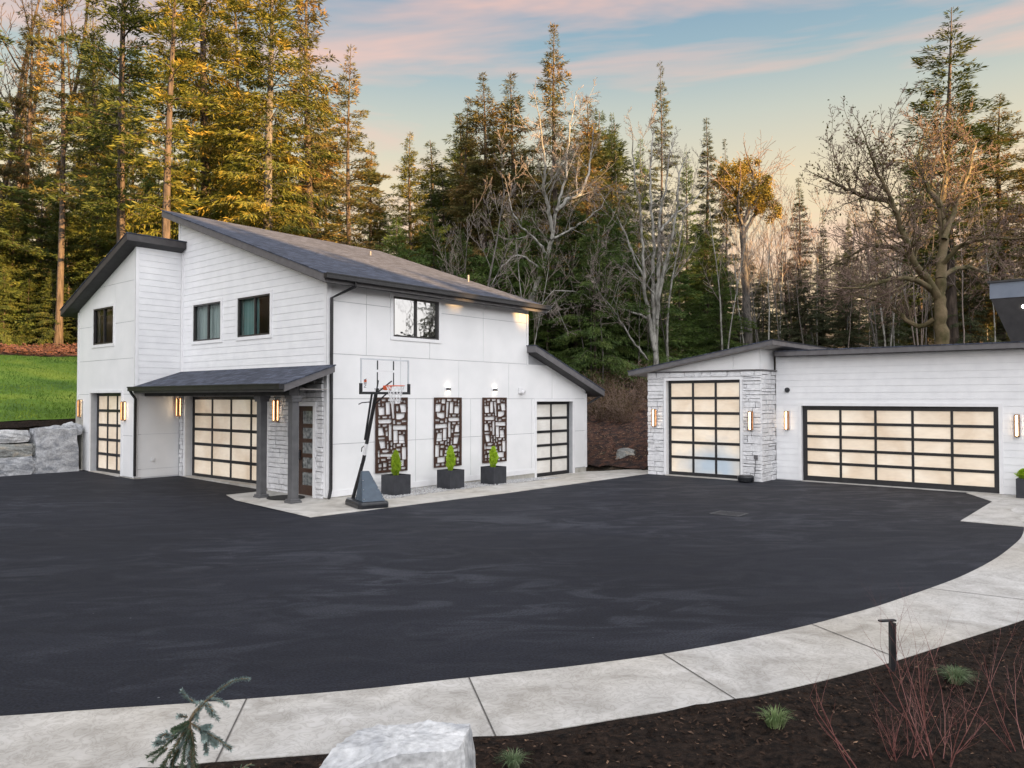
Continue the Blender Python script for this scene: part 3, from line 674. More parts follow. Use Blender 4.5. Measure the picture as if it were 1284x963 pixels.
for (vx, vy, vh) in ((8.65,3.0,.24),(6.6,6.3,.14)): g = MB(); g.tube([(vx,vy,zr(vy)-.05),(vx,vy,zr(vy)+vh)], .045, 10); g.build('vent_pipe', M['fascia'], main, OA)
def zw(y): return 7.97+WS*(y-7.75)
wr = roof(A, 'roof', [(-1.98,7.75,zw(7.75)),(-.012,7.75,zw(7.75)),(-.012,13.24,zw(13.24)),(-1.98,13.24,zw(13.24))], .24, 'shingle', OA, 'fascia_dark')
roof(A, 'roof', [(.0,8.33,zw(8.33)),(7.4,8.33,zw(8.33)),(7.4,13.24,zw(13.24)),(.0,13.24,zw(13.24))], .24, 'shingle', OA, 'fascia_dark')
lr = roof(A, 'roof', [(8.45,-.46,4.59),(12.81,-.46,4.59+LS*4.36),(12.81,6.3,4.59+LS*4.36),(8.45,6.3,4.59)], .25, 'shingle_turned', OA, 'fascia')
PZ = .333
pr = roof(A, 'porch_roof', [(-1.62,-.44,3.08),(-.035,-.44,3.08+PZ*1.585),(-.035,8.045,3.08+PZ*1.585),(-1.62,8.045,3.08)], .20, 'shingle_turned', OA, 'fascia')
g = MB(); g.box(-1.24,-.96,-.12,8.04,2.78,2.97); g.build('beam', M['soffit'], pr, OA)
g = MB(); g.box(-.94,-.1,-.15,8.0,2.94,2.96); g.build('porch_ceiling', M['soffit_light'], pr, OA)
# gutters and downspouts
def gutter(x0, x1, y0, y1, z, par, axis):
    m_ = MB(); m_.box(x0,x1,y0,y1,z-.13,z); 
    if axis == 'y': m_.box(x0-.018,x0+.005,y0-.003,y1+.003,z-.02,z+.012)
    else: m_.box(x0-.003,x1+.003,y0-.018,y0+.005,z-.02,z+.012)
    return m_.build('gutter', M['black'], par, OA)
gutter(-.44,9.17,-.58,-.435,5.99,main,'x'); gutter(-1.75,-1.605,-.45,8.12,3.07,pr,'y')
g = MB(); g.tube([(.55,-.50,5.88),(.55,-.50,5.74),(.08,-.085,5.42),(.08,-.085,.30),(.04,-.11,.18),(-.08,-.22,.06)], .045, 4); g.build('downspout', M['black'], A, OA)
g = MB(); g.tube([(-1.70,8.06,2.98),(-1.66,7.99,2.85),(-1.55,7.99,2.70),(-1.55,7.99,.22)], .045, 4); g.build('downspout', M['black'], A, OA)
g = MB(); g.tube([(12.70,-.3,2.80),(12.62,-.2,2.72),(12.24,.1,2.45),(12.20,.1,.1)], .045, 6); g.build('downspout', M['black'], A, OA)
# posts
for py in (1.53, .05):
    g = MB(); x = -1.10+.1; g.box(x-.10,x+.10,py-.10,py+.10,.10,2.70)
    p_ = g.build('post', M['post'], A, OA, bevel=.008)
    g = MB(); g.box(x-.16,x+.16,py-.16,py+.16,.0,.07); g.box(x-.14,x+.14,py-.14,py+.14,.071,.12); g.build('post_base', M['post'], p_, OA, bevel=.008)
    g = MB(); g.box(x-.14,x+.14,py-.14,py+.14,2.62,2.70); g.box(x-.16,x+.16,py-.16,py+.16,2.701,2.78); g.build('post_cap', M['post'], p_, OA, bevel=.008)
g = MB(); g.box(-.05,-.012,8.0,8.04,1,1.02) if False else None
# ================================================================== RIGHT GARAGE BUILDING
OB = (11.75,-2.95,0); B = site('garage_building', *OB)
tag(B, 'low white garage building at right with stone bay and wide double door', 'garage')
b_d1 = (-6.43,-3.69,.02,3.34); b_d2 = (-13.58,-8.05,.02,2.47)
BS = -.1657
def zb(y): return 3.71+BS*(y+2.34)
hB1 = [(-6.43,-3.69,-1,3.34)]; hpB = [(-BS, 1, 3.71+BS*2.34-.17)]
mb = MB(); core(mb, 'y', 11.83, -7.12, -2.95, -.4, 5, hB1, hpB); mb.build('wall', M['trim'], B, OB, fixn=True)
mb = MB(); core(mb, 'x', -7.12, 11.83, 12.96, -.4, 4.42); mb.build('wall', M['trim'], B, OB, fixn=True)
mb = MB(); core(mb, 'y', 12.95, -17, -7.2, -.4, 4.12, [(-13.58,-8.05,-1,2.47)]); mb.build('wall', M['lap_gap'], B, OB, fixn=True)
mb = MB(); mb.box(12.03,19,-3.15,-2.96,-.4,3.65); mb.box(18.8,19,-17,-3.2,-.4,3.7); mb.build('wall', M['siding'], B, OB)
mb = MB(); core(mb, 'y', 11.824, -7.12, -2.95, -.05, 3.62, [(-6.55,-3.57,-1,3.46)], (), 0.0); core(mb, 'x', -7.126, 11.83, 12.94, -.05, 3.62, (), (), 0.0); mb.build('mortar', M['mortar'], B, OB, fixn=True)
mb = MB(); ledge(mb, 'y', 11.822, -7.18, -2.95, -.02, 3.62, [(-6.53,-3.59,-1,3.44)], 8, .08); mb.build('stone_veneer', M['stone'], B, OB, fixn=True)
mb = MB(); ledge(mb, 'x', -7.128, 11.76, 12.945, -.02, 3.62, (), 9, .08)
mb.build('stone_veneer', M['stone'], B, OB, fixn=True)
mb = MB(); mb.box(11.715,12.95,-7.245,-2.93,3.622,3.66); mb.build('stone_cap', M['fascia'], B, OB)
mb = MB()
for (p, q) in ((-7.11,-6.2),(-6.2,-5.0),(-5.0,-3.9),(-3.9,-2.96)): panels(mb, 'y', 11.83, [(p,q,3.66,5)], (), hpB, .012, .02)
panels(mb, 'x', -7.12, [(11.83,12.95,3.66,4.42)], gap=.002)
mb.build('wall_panels', M['panel'], B, OB, fixn=True)
mb = MB(); lap(mb, 'y', 12.95, -17, -7.2, .03, 4.12, [(-13.68,-7.95,-1,2.57)], pitch=.205); mb.build('lap_siding', M['siding'], B, OB, fixn=True)
garage(B, 'y', 11.83, b_d1, OB, 3, 6, 'frost_blue', rec=.14, fw=.10, label='tall narrow frosted door in the stone bay')
garage(B, 'y', 12.95, b_d2, OB, 5, 5, rec=.10, fw=.14, bw=.07, label='wide frosted double garage door')
rb = roof(B, 'roof', [(11.4,-7.71,zb(-7.71)),(19.4,-7.71,zb(-7.71)),(19.4,-2.34,zb(-2.34)),(11.4,-2.34,zb(-2.34))], .17, 'shingle', OB, 'fascia', 'soffit_light')
rb2 = roof(B, 'roof', [(12.5,-17,4.27),(19.4,-17,4.27),(19.4,-7.30,4.29),(12.5,-7.30,4.29)], .18, 'shingle_turned', OB, 'fascia')
# flared upper roof at the right edge of the picture
g = MB(); t0 = 5.57
g.hexa([(13.55,-20,4.30),(18,-20,4.30),(18,-13.84,4.30),(13.55,-13.84,4.30)], [(13.2,-20,t0),(18.2,-20,t0),(18.2,-13.39,t0),(13.2,-13.39,t0)])
ur = g.build('upper_roof', M['soffit'], B, OB, fixn=True)
g = MB(); g.box(13.18,18.2,-20,-13.37,t0+.003,6.02); g.build('fascia', pm('blue_grey_fascia', (.13,.16,.21),(.16,.19,.24),3,.45), ur, OB)
g = MB(); g.box(13.13,18.25,-20,-13.32,6.024,6.08); g.build('roof_edge', M['black'], ur, OB)
g = MB(); g.tube([(13.27,-14.17,5.30),(13.25,-14.17,5.30)], .045, 12); g.build('recessed_light', M['bulb_white'], ur, OB)

# ================================================================== THINGS ON THE WALLS
def sconce(ax, c, a, z, label, group, hh=.62, first=[None]):
    root = site('wall_lamp', *( (c,a,z) if ax == 'y' else (a,c,z) ))
    tag(root, label, 'wall lamp', group)
    if first[0] is None:
        g = MB(); g.box(-.012,0,-.07,.07,-hh/2,hh/2); g.build('back_plate', M['copper'], root, bevel=.003)
        g = MB(); g.box(-.125,-.05,-.062,-.030,-hh/2+.02,hh/2-.02); g.box(-.125,-.05,.030,.062,-hh/2+.02,hh/2-.02); g.box(-.107,-.014,-.058,.058,hh/2-.018,hh/2+.004); g.box(-.107,-.014,-.058,.058,-hh/2-.004,-hh/2+.018); g.build('cage', M['copper'], root)
        g = MB(); g.box(-.095,-.03,-.022,.022,-hh/2+.03,hh/2-.03); g.build('light_bar', M['bulb'], root)
        first[0] = root
    else:
        for ch in first[0].children:
            c_ = ch.copy(); COL.objects.link(c_); c_.parent = root
    return root
GL = 'lit copper wall lamps on the garages'
mount = MB()
sconce('y', XW-.025, 12.30, 2.36, 'lit copper wall lamp left of the narrow garage door in the left wing', GL)
sconce('y', XW-.025, 8.75, 2.30, 'lit copper wall lamp between the left wing garage door and the downspout', GL)
sconce('y', -.10, 7.95, 2.42, 'lit copper wall lamp under the porch at the left of the wide garage door', GL)
sconce('y', -.10, 2.20, 2.36, 'lit copper wall lamp on stone between the wide porch garage door and the brown door', GL)
sconce('y', 11.72, -3.27, 2.02, 'lit copper wall lamp on the stone left of the tall narrow door', GL)
sconce('y', 11.72, -6.84, 1.98, 'lit copper wall lamp on the stone right of the tall narrow door', GL)
sconce('y', 12.92, -7.58, 1.98, 'lit copper wall lamp on siding left of the wide double door', GL)
sconce('y', 12.92, -14.02, 1.95, 'lit copper wall lamp on siding at the right edge beyond the wide double door', GL)
def updown(a, z, label):
    r = site('updown_light', a, -.015, z); tag(r, label, 'wall lamp', 'small up and down lights over the hangings')
    g = MB(); g.box(-.055,.055,-.10,0,-.055,.055); g.build('lamp_body', M['fascia'], r, bevel=.004)
    g = MB(); g.box(-.04,.04,-.085,-.015,.056,.062); g.build('lens', M['bulb_white'], r); g = MB(); g.box(-.04,.04,-.085,-.015,-.062,-.056); g.build('lens', M['bulb_white'], r)
updown(4.54, 3.0, 'small lit up-down wall light above the middle patterned metal hanging')
updown(6.75, 3.0, 'small lit up-down wall light above the right patterned metal hanging')
r = site('security_light', 8.13, -.02, 2.96); tag(r, 'small white box on the long wall, left above the narrow garage door', 'security light')
g = MB(); g.box(-.12,.12,-.04,0,-.08,.12); g.build('bracket', M['white_plastic'], r, bevel=.006)
g = MB(); g.tube([(.02,-.04,-.01),(.04,-.16,-.05)], [.055,.075], 12); g.build('lamp_head', M['white_plastic'], r)
r = site('security_camera', 12.925, -7.59, 2.99); tag(r, 'small round black dome on the white siding above the lamp left of the double door', 'security camera')
g = MB(); g.tube([(0,0,0),(-.03,0,0)], .085, 16); g.build('mount', M['black'], r)
g = MB(); g.tube([(-.03,0,0),(-.07,0,-.005),(-.11,0,-.01),(-.125,0,-.01)], [.075,.07,.045,.01], 14); g.build('dome', M['plastic'], r, smooth=True)

# perforated metal hangings: a plate of 1.22 x 2.16 m with cut-outs (left-right mirrored on the middle one)
HB = [[(75,115),(95,115),(92,140),(72,140)],[(102,105),(122,105),(122,132),(102,130)],[(136,100),(182,100),(180,152),(134,150)],[(198,96),(254,96),(254,122),(198,122)],[(276,98),(318,100),(316,122),(276,120)],[(332,112),(352,112),(352,140),(332,140)],
 [(66,156),(134,156),(118,250),(64,248)],[(146,174),(172,176),(166,236),(144,234)],[(192,132),(224,134),(208,318),(186,316)],[(234,132),(276,134),(274,272),(230,270)],[(294,146),(314,146),(314,172),(294,172)],[(330,150),(352,150),(352,178),(330,178)],[(290,186),(352,188),(344,276),(286,272)],
 [(76,260),(170,260),(168,326),(128,328),(84,308)],[(222,288),(244,288),(244,312),(222,312)],[(262,286),(312,288),(308,310),(262,310)],[(330,288),(352,288),(352,310),(330,310)],
 [(62,336),(112,338),(110,360),(62,358)],[(118,356),(162,358),(160,382),(118,380)],[(178,332),(202,334),(200,380),(176,378)],[(218,322),(350,324),(348,366),(226,368),(216,350)],
 [(62,396),(202,394),(202,442),(62,448)],[(214,380),(244,380),(244,560),(214,558)],[(262,380),(308,382),(306,404),(262,402)],[(328,378),(352,380),(352,402),(328,402)],[(258,418),(280,418),(280,446),(258,446)],[(252,460),(276,460),(274,508),(252,508)],[(306,412),(350,414),(350,502),(288,500)],
 [(74,470),(98,470),(98,494),(74,494)],[(116,466),(142,466),(142,490),(116,490)],[(152,452),(198,450),(196,592),(150,590)],[(88,502),(142,504),(140,598),(74,600)],[(282,520),(352,520),(350,542),(282,542)],[(282,558),(344,556),(326,644),(276,642)],
 [(206,574),(228,576),(224,620),(206,618)],[(246,566),(264,566),(264,590),(246,590)],[(244,600),(264,602),(262,652),(244,650)],[(74,608),(98,608),(98,634),(74,634)],[(118,604),(164,604),(162,630),(118,630)],[(176,606),(196,606),(194,650),(176,648)],[(206,632),(228,634),(226,660),(206,658)],
 [(62,644),(110,644),(106,784),(62,784)],[(124,654),(168,654),(166,680),(124,680)],[(186,670),(210,670),(210,696),(186,696)],[(228,672),(268,658),(310,662),(310,686),(264,690)],[(122,706),(150,706),(148,776),(120,774)],[(176,712),(330,700),(330,732),(174,744)],
 [(168,758),(212,756),(212,780),(168,782)],[(224,744),(262,744),(262,764),(224,764)],[(274,758),(322,756),(320,780),(274,782)],[(334,664),(352,664),(352,740),(334,740)],[(338,758),(352,758),(352,800),(338,800)],
 [(86,792),(178,788),(174,854),(86,856)],[(190,796),(210,796),(210,838),(190,838)],[(222,786),(246,786),(246,808),(222,808)],[(222,822),(246,822),(246,842),(222,842)],[(264,806),(300,800),(300,852),(264,848)],[(314,812),(346,812),(346,850),(314,850)],
 [(70,866),(114,866),(114,892),(70,892)],[(136,868),(170,868),(170,892),(136,892)],[(190,864),(246,862),(246,882),(190,884)],[(266,866),(300,866),(300,884),(266,884)],[(318,864),(346,864),(346,884),(318,884)]]
PW, PH = 1.22, 2.16
def hanging_mesh(mirror):
    bm = bmesh.new()
    def loop(p):
        vs = [bm.verts.new((x, -.02, z)) for x, z in p]; es = [bm.edges.new((vs[i], vs[(i+1)%len(vs)])) for i in range(len(vs))]; return es
    es = loop([(0,0),(PW,0),(PW,PH),(0,PH)])
    for h in HB:
        p = [((q[0]-48)/330*PW, PH-(q[1]-80)/832*PH) for q in h]
        if mirror: p = [(PW-x, z) for x, z in p][::-1]
        cx = sum(q[0] for q in p)/len(p); cz = sum(q[1] for q in p)/len(p); out = []     # chamfered corners
        for i in range(len(p)):
            a, b, c = Vector(p[i-1]), Vector(p[i]), Vector(p[(i+1)%len(p)]); k = .012
            out += [tuple(b+(a-b).normalized()*k), tuple(b+(c-b).normalized()*k)]
        es += loop(out)
    bmesh.ops.triangle_fill(bm, edges=es, use_beauty=True, use_dissolve=False)
    r = bmesh.ops.extrude_face_region(bm, geom=bm.faces[:]); bmesh.ops.translate(bm, verts=[e for e in r['geom'] if isinstance(e, bmesh.types.BMVert)], vec=(0,.012,0))
    bmesh.ops.recalc_face_normals(bm, faces=bm.faces); me = bpy.data.meshes.new('metal_hanging'); bm.to_mesh(me); bm.free(); me.materials.append(M['corten']); return me
hm = {True: hanging_mesh(True), False: hanging_mesh(False)}
for x, mir, lab in ((1.63,True,'brown cut-out metal wall hanging behind the basketball hoop'),(3.93,False,'brown cut-out metal wall hanging in the middle, under a small lit light'),(6.13,True,'brown cut-out metal wall hanging nearest the narrow garage door on the long wall')):
    r = site('metal_wall_hanging', x, -.035, .58); tag(r, lab, 'wall hanging', 'cut-out metal hangings on the long wall')
    o = bpy.data.objects.new('perforated_panel', hm[mir]); COL.objects.link(o); o.parent = r
    g = MB()
    for (p, q) in ((.06,.06),(PW-.06,.06),(.06,PH-.06),(PW-.06,PH-.06)): g.tube([(p,-.01,q),(p,.022,q)], .01, 8)
    g.build('standoff', M['black'], r)
# outlet on the wall under the porch, doorbell, outlet by the stone corner
r = site('outlet_cover', -.95, 8.055, .72); tag(r, 'small white outlet cover low on the wall under the porch', 'outlet')
g = MB(); g.box(-.06,.06,-.035,0,-.06,.06); g.build('cover', M['white_plastic'], r, bevel=.006); g = MB(); g.box(-.035,.035,-.04,-.036,-.04,.04); g.build('lid', M['trim'], r)

# planters with lime cypresses
def cypress_mesh(seed):
    g = np.random.default_rng(seed); n = 2600
    t = g.uniform(0,1,n)**.8; prof = .135*np.sin(np.pi*np.clip(t*.86+.10,0,1))**.75*(1-.25*t); a = g.uniform(0,2*np.pi,n); rr = prof*np.sqrt(g.uniform(.2,1,n))*(1+.2*np.sin(3*a+9*t)+.12*np.sin(5*a-14*t))
    P = np.stack([rr*np.cos(a), rr*np.sin(a), .02+t*.66], 1); D = np.stack([np.cos(a)*.35, np.sin(a)*.35, np.ones(n)], 1)+g.normal(0,.22,(n,3)); D /= np.linalg.norm(D,axis=1)[:,None]
    S = np.cross(D, g.normal(0,1,(n,3))); S /= np.linalg.norm(S,axis=1)[:,None]; L_ = g.uniform(.035,.085,n)[:,None]; w = L_*.16
    V = np.stack([P, P+D*L_*.5+S*w, P+D*L_, P+D*L_*.5-S*w],1).reshape(-1,3); me = bpy.data.meshes.new('foliage'); me.from_pydata(V.tolist(), [], (np.arange(n)[:,None]*4+np.arange(4)[None]).tolist()); me.materials.append(M['cypress']); return me
cm = [cypress_mesh(3), cypress_mesh(4), cypress_mesh(5)]
for k, (x, y, wx, rz, lab) in enumerate(((1.55,-.98,.60,0,'charcoal cube planter with lime cypress beside the basketball hoop'),(3.60,-1.10,.60,0,'charcoal cube planter with lime cypress under the middle metal hanging'),(5.42,-1.20,.60,0,'charcoal cube planter with lime cypress nearest the narrow garage door'))):
    z = zpad(x+.3, y+.3)+.004; r = site('planter', x+wx/2, y+.30, z); tag(r, lab, 'planter', 'charcoal planters along the long wall')
    a = wx/2; b = .28; h = .56; g = MB()
    g.box(-a,a,-b,-b+.03,.0,h); g.box(-a,a,b-.03,b,.0,h); g.box(-a,-a+.03,-b+.03,b-.03,.0,h); g.box(a-.03,a,-b+.03,b-.03,.0,h); g.box(-a+.03,a-.03,-b+.03,b-.03,.01,.04)
    g.build('pot', M['planter'], r)
    g = MB(); g.box(-a+.032,a-.032,-b+.032,b-.032,.30,h-.05); g.build('soil', M['soil'], r)
    c_ = bpy.data.objects.new('cypress', cm[k]); COL.objects.link(c_); c_.parent = r; c_.location = (0,0,h-.06); c_.scale = (1,1,(1.0,1.05,.95)[k])
    g = MB(); g.tube([(0,0,h-.1),(0,0,h+.1)], .012, 6); g.build('trunk', M['bark'], r)
r = site('planter', 12.45, -14.25, .012); tag(r, 'black square planter cut off by the right edge beside the lamp', 'planter')
g = MB(); g.box(-.2,.2,-.2,.2,0,.52); g.build('pot', M['planter'], r, bevel=.01)
c_ = bpy.data.objects.new('plant', cm[1]); COL.objects.link(c_); c_.parent = r; c_.location = (0,0,.5); c_.scale = (1.5,1.5,.4)

# door mat
r = site('door_mat', -.62, .95, .032); tag(r, 'round black door mat on the concrete before the brown door', 'door mat'); g = MB(); g.tube([(0,0,.0),(0,0,.018)], .5, 28); g.build('mat', M['rubber'], r)
# hose box and its outlet on the stone
r = site('black_tub', 11.42, -6.78, .004); tag(r, 'low round black tub on the asphalt by the stone corner', 'tub')
g = MB(); g.tube([(0,0,0),(0,0,.03),(0,0,.16),(0,0,.19)], [.22,.25,.27,.25], 20); g.build('tub_body', M['plastic'], r, smooth=False)
g = MB(); g.tube([(0,0,.185),(0,0,.215)], [.255,.22], 20); g.build('lid', M['black'], r)
r = site('outdoor_outlet', 11.73, -7.0, .80); tag(r, 'grey outdoor outlet box with a black cord on the stone corner', 'outlet')
g = MB(); g.box(-.05,0,-.06,.06,-.07,.07); g.build('box', M['fascia'], r, bevel=.005)
g = MB(); g.tube([(-.05,0,-.05),(-.07,.0,-.2),(-.06,.01,-.45),(-.09,.03,-.62),(-.18,.12,-.69)], .009, 6); g.build('cord', M['black'], r)
r = site('storm_drain', 4.55, -9.33, .004, R(0)); tag(r, 'flat rectangular drain grate set in the asphalt', 'drain')
g = MB(); g.box(-.30,.30,-.36,-.31,0,.012); g.box(-.30,.30,.31,.36,0,.012); g.box(-.30,-.25,-.31,.31,0,.012); g.box(.25,.30,-.31,.31,0,.012)
for i in range(9): y = -.28+i*.07; g.box(-.25,.25,y-.012,y+.012,0,.009)
g.build('grate', M['drain'], r); 

# ------------------------------------------------------------------ basketball hoop
hz = .016; hoop = site('basketball_hoop', -.10, -1.75, hz); tag(hoop, 'portable basketball hoop with clear backboard on the concrete beside the house corner', 'basketball hoop')
def hb(x, y, z): return (x+.10, y+1.75, z-hz)
def rot(x, y, a=R(-18)): return (x*math.cos(a)-y*math.sin(a), x*math.sin(a)+y*math.cos(a))
g = MB()
def slab(pts, z0, z1, ins):
    cxm = sum(p[0] for p in pts)/len(pts); cym = sum(p[1] for p in pts)/len(pts); n_ = len(pts)
    top = [(cxm+(p[0]-cxm)*ins, cym+(p[1]-cym)*ins, z1) for p in pts]; bot = [(p[0],p[1],z0) for p in pts]
    g.add(bot+top, [tuple(range(n_))[::-1], tuple(range(n_,2*n_))]+[(i,(i+1)%n_,n_+(i+1)%n_,n_+i) for i in range(n_)])
hull = [(-.34,-.66),(.34,-.66),(.40,-.56),(.38,.40),(.28,.62),(-.28,.62),(-.38,.40),(-.40,-.56)]
hull = [rot(*p) for p in hull]
slab(hull, 0.0, .10, 1.0); slab(hull, .101, .155, .93)
g.build('base', M['plastic'], hoop, bevel=.012)
g = MB()                                              # sloping shield over the front of the base
b4 = [rot(-.30,-.60), rot(.30,-.60), rot(.26,.02), rot(-.26,.02)]; t4 = [rot(-.10,-.02), rot(.10,-.02), rot(.09,.08), rot(-.09,.08)]
g.hexa([(p[0],p[1],.16) for p in b4], [(p[0],p[1],.86) for p in t4]); sh = g.build('shield', M['shield'], hoop, bevel=.012)
g = MB()
for t_ in (.1,.4,.7):
    for s_ in (-1,1):
        q = rot(s_*(.26-.17*t_), -.605+.58*t_); g.tube([(q[0],q[1],.16+.70*t_),(q[0]-.01,q[1]-.02,.16+.70*t_)], .012, 6)
g.build('bolt', M['steel'], sh)
g = MB()
for s_ in (-.28,.28): q = rot(s_, -.60); q2 = rot(s_+.06, -.60); g.tube([(q[0],q[1],.05),(q2[0],q2[1],.05)], .05, 12)
g.build('wheel', M['plastic'], hoop)
p0 = hb(-.12,-1.28,.15); p1 = hb(-.02,-1.58,1.15); p2 = hb(.07,-1.95,2.83)
g = MB(); g.tube([p0,p1,p2], .045, 4); g.build('pole', M['black'], hoop)
g = MB(); q0 = tuple(np.array(p1)*.93+np.array(p2)*.07); q1 = tuple(np.array(p1)*.76+np.array(p2)*.24); g.tube([q0,q1], .047, 4); g.build('pole_sticker', M['white_plastic'], hoop)
g = MB(); qa = np.array(p1)*.70+np.array(p2)*.30; qb = np.array(p2); o_ = np.array((-.05,.10,0)); g.tube([tuple(qa+o_*.6),tuple(qb+o_)], .03, 6); g.build('spring_tube', M['plastic'], hoop)
g = MB(); g.tube([hb(-.03,-1.85,2.62),hb(-.22,-1.75,2.60),hb(-.30,-1.72,2.56)], .014, 6); g.tube([hb(-.07,-1.65,1.5),hb(-.16,-1.68,1.46),hb(-.17,-1.68,1.36)], .012, 6); g.build('crank_handle', M['black'], hoop)
for s_ in (-.22,.22):
    g = MB(); g.tube([p2, hb(.12+s_,-2.24,3.15)], .018, 4); g.tube([hb(.06,-1.9,2.55), hb(.12+s_,-2.24,2.95)], .018, 4); g.build('bracket_arm', M['black'], hoop)
bx0, bx1, bz0, bz1, by = -.66, .86, 2.86, 3.68, -2.27
g = MB(); g.box(bx0+.10,bx1+.10,by+1.75-.006,by+1.75+.006,bz0-hz,bz1-hz); bb = g.build('backboard', M['board_clear'], hoop)
g = MB(); Y0, Y1 = by+1.75-.02, by+1.75+.012
def fb(x0,x1,z0,z1): g.box(x0+.10,x1+.10,Y0,Y1,z0-hz,z1-hz)
fb(bx0-.02,bx1+.02,bz1-.022,bz1+.012); fb(bx0-.02,bx0+.008,bz0+.2,bz1-.022); fb(bx1-.008,bx1+.02,bz0+.2,bz1-.022); g.build('board_frame', pm('board_frame_grey',(.52,.54,.58),(.60,.62,.65),4,.4), bb)
g = MB(); Y0 -= .02; Y1 += .01; fb(bx0-.045,bx1+.045,bz0-.05,bz0+.012); fb(bx0-.045,bx0+.012,bz0+.012,bz0+.22); fb(bx1-.012,bx1+.045,bz0+.012,bz0+.22); g.build('board_padding', M['plastic'], bb)
g = MB(); Y0 = by+1.75-.010; Y1 = by+1.75-.0075; cxb = .10; 
for q in ((cxb-.28,cxb-.24,bz0+.56,bz1-.03),(cxb+.24,cxb+.28,bz0+.56,bz1-.03),(cxb-.28,cxb-.245,bz0+.14,bz0+.50),(cxb+.245,cxb+.28,bz0+.14,bz0+.50)):
    g = MB(); fb(*q); g.build('board_stripe', M['plastic'], bb)
g = MB(); fb(cxb-.24,cxb+.24,bz0+.51,bz0+.545); g.build('target_line', M['white_plastic'], bb)
g = MB()
for i, (h_, w_) in enumerate(((.07,.08),)): fb(bx0+.08,bx0+.08+w_,bz0+.24,bz0+.24+h_)
g.build('badge', M['red'], bb)
def text(body, size, loc, rot_, mat, parent, name='lettering', ext=.0015):
    cu = bpy.data.curves.new(name, 'FONT'); cu.body = body; cu.size = size; cu.extrude = ext; cu.align_x = 'CENTER'
    t = bpy.data.objects.new(name, cu); COL.objects.link(t); dg = bpy.context.evaluated_depsgraph_get(); me = bpy.data.meshes.new_from_object(t.evaluated_get(dg)); bpy.data.objects.remove(t)
    me.materials.clear(); me.materials.append(mat); o = bpy.data.objects.new(name, me); COL.objects.link(o); o.parent = parent; o.location = loc; o.rotation_euler = rot_; return o
text('NBA', .115, (bx0+.10+.15, by+1.75-.012, bz0+.22-hz), (R(90), R(-90), 0), M['black'], bb)
text('SPALDING', .085, (.10+.10-.16, by+1.75-.012, bz0+.045-hz), (R(90),0,0), M['black'], bb)
rc = hb(.10,-2.27-.15-.228,3.02)
g = MB(); ring = [(rc[0]+.228*math.cos(2*math.pi*i/28), rc[1]+.228*math.sin(2*math.pi*i/28), rc[2]) for i in range(29)]; g.tube(ring, .010, 8, cap=False)
g.box(rc[0]-.08,rc[0]+.08,rc[1]+.225,rc[1]+.37,rc[2]-.10,rc[2]+.01); rim = g.build('rim', M['red'], hoop)
g = MB()
for i in range(12):
    for s_ in (1,-1):
        pts = []
        for k in range(7):
            t_ = k/6; rad = .225*(1-.5*t_**.7); a = 2*math.pi*i/12+s_*t_*math.pi/2.2; pts.append((rc[0]+rad*math.cos(a), rc[1]+rad*math.sin(a), rc[2]-.015-.42*t_))
        g.tube(pts, .006, 4)
g.build('net', M['net'], rim)

# ================================================================== ROCKS
def rock(name, label, loc, size, seed, mat, rz=0.0, frame='site', rough=.16, cuts=7, group=None, cat='rock', box=.55, flat_top=False):
    bm = bmesh.new(); bmesh.ops.create_cube(bm, size=2); bmesh.ops.subdivide_edges(bm, edges=bm.edges, cuts=cuts, use_grid_fill=True)
    o3 = Vector((seed*7.3, seed*3.1, seed*1.7))
    for v in bm.verts:
        p = v.co.copy(); s = p.normalized()*1.15; q = p.lerp(s, 1-box)
        a = mnoise.noise(q*1.1+o3)*rough*1.6+mnoise.noise(q*3.2+o3)*rough*.6+mnoise.noise(q*8+o3)*rough*.22+abs(mnoise.noise(q*2.1+o3*2))*-rough*.8
        if flat_top and p.z > .9: a *= .35
        q = q*(1+a); v.co = Vector((q.x*size[0]/2, q.y*size[1]/2, (q.z+1)*size[2]/2))
    me = bpy.data.meshes.new(name); bm.to_mesh(me); bm.free(); me.materials.append(mat)
    o = bpy.data.objects.new(name, me); COL.objects.link(o)
    if frame == 'site': o.location = W(*loc); o.rotation_euler = (0,0,ANG+rz)
    else: o.location = loc; o.rotation_euler = (0,0,rz)
    for p in me.polygons: p.use_smooth = False
    return tag(o, label, cat, group)
GR = 'boulders stacked in the retaining wall'
rock('boulder', 'largest pale grey boulder of the retaining wall, beside the left wing', (-2.48,12.18,.10), (1.36,.85,1.62), 1, M['rock'], rough=.07, box=.88, cuts=12, group=GR)
rock('boulder', 'small dark pointed boulder on top of the largest one by the house wing', (-1.95,12.15,1.42), (.62,.6,.42), 2, M['rock'], rough=.18, box=.3, group=GR)
rock('boulder', 'flat pale boulder in the top course of the retaining wall at the left edge', (-3.85,12.25,1.22), (1.25,.8,.44), 3, M['rock_white'], rough=.08, box=.6, group=GR)
rock('boulder', 'mottled grey boulder in the middle course of the retaining wall at the left edge', (-3.85,12.16,.70), (1.30,.85,.52), 4, M['rock_tan'], rough=.09, box=.7, group=GR)
rock('boulder', 'broad grey boulder in the bottom course of the retaining wall at the left edge', (-3.95,12.12,.08), (1.40,.9,.72), 5, M['rock'], rough=.09, box=.7, group=GR)
rock('boulder', 'small wedge stone low between the broad boulder and the largest boulder', (-3.22,12.0,.10), (.26,.5,.62), 6, M['rock'], rough=.15, box=.5, group=GR)
rock('boulder', 'small tan wedge stone high between the mottled boulder and the largest boulder', (-3.19,12.05,.80), (.22,.4,.38), 7, M['rock_tan'], rough=.15, box=.5, group=GR)
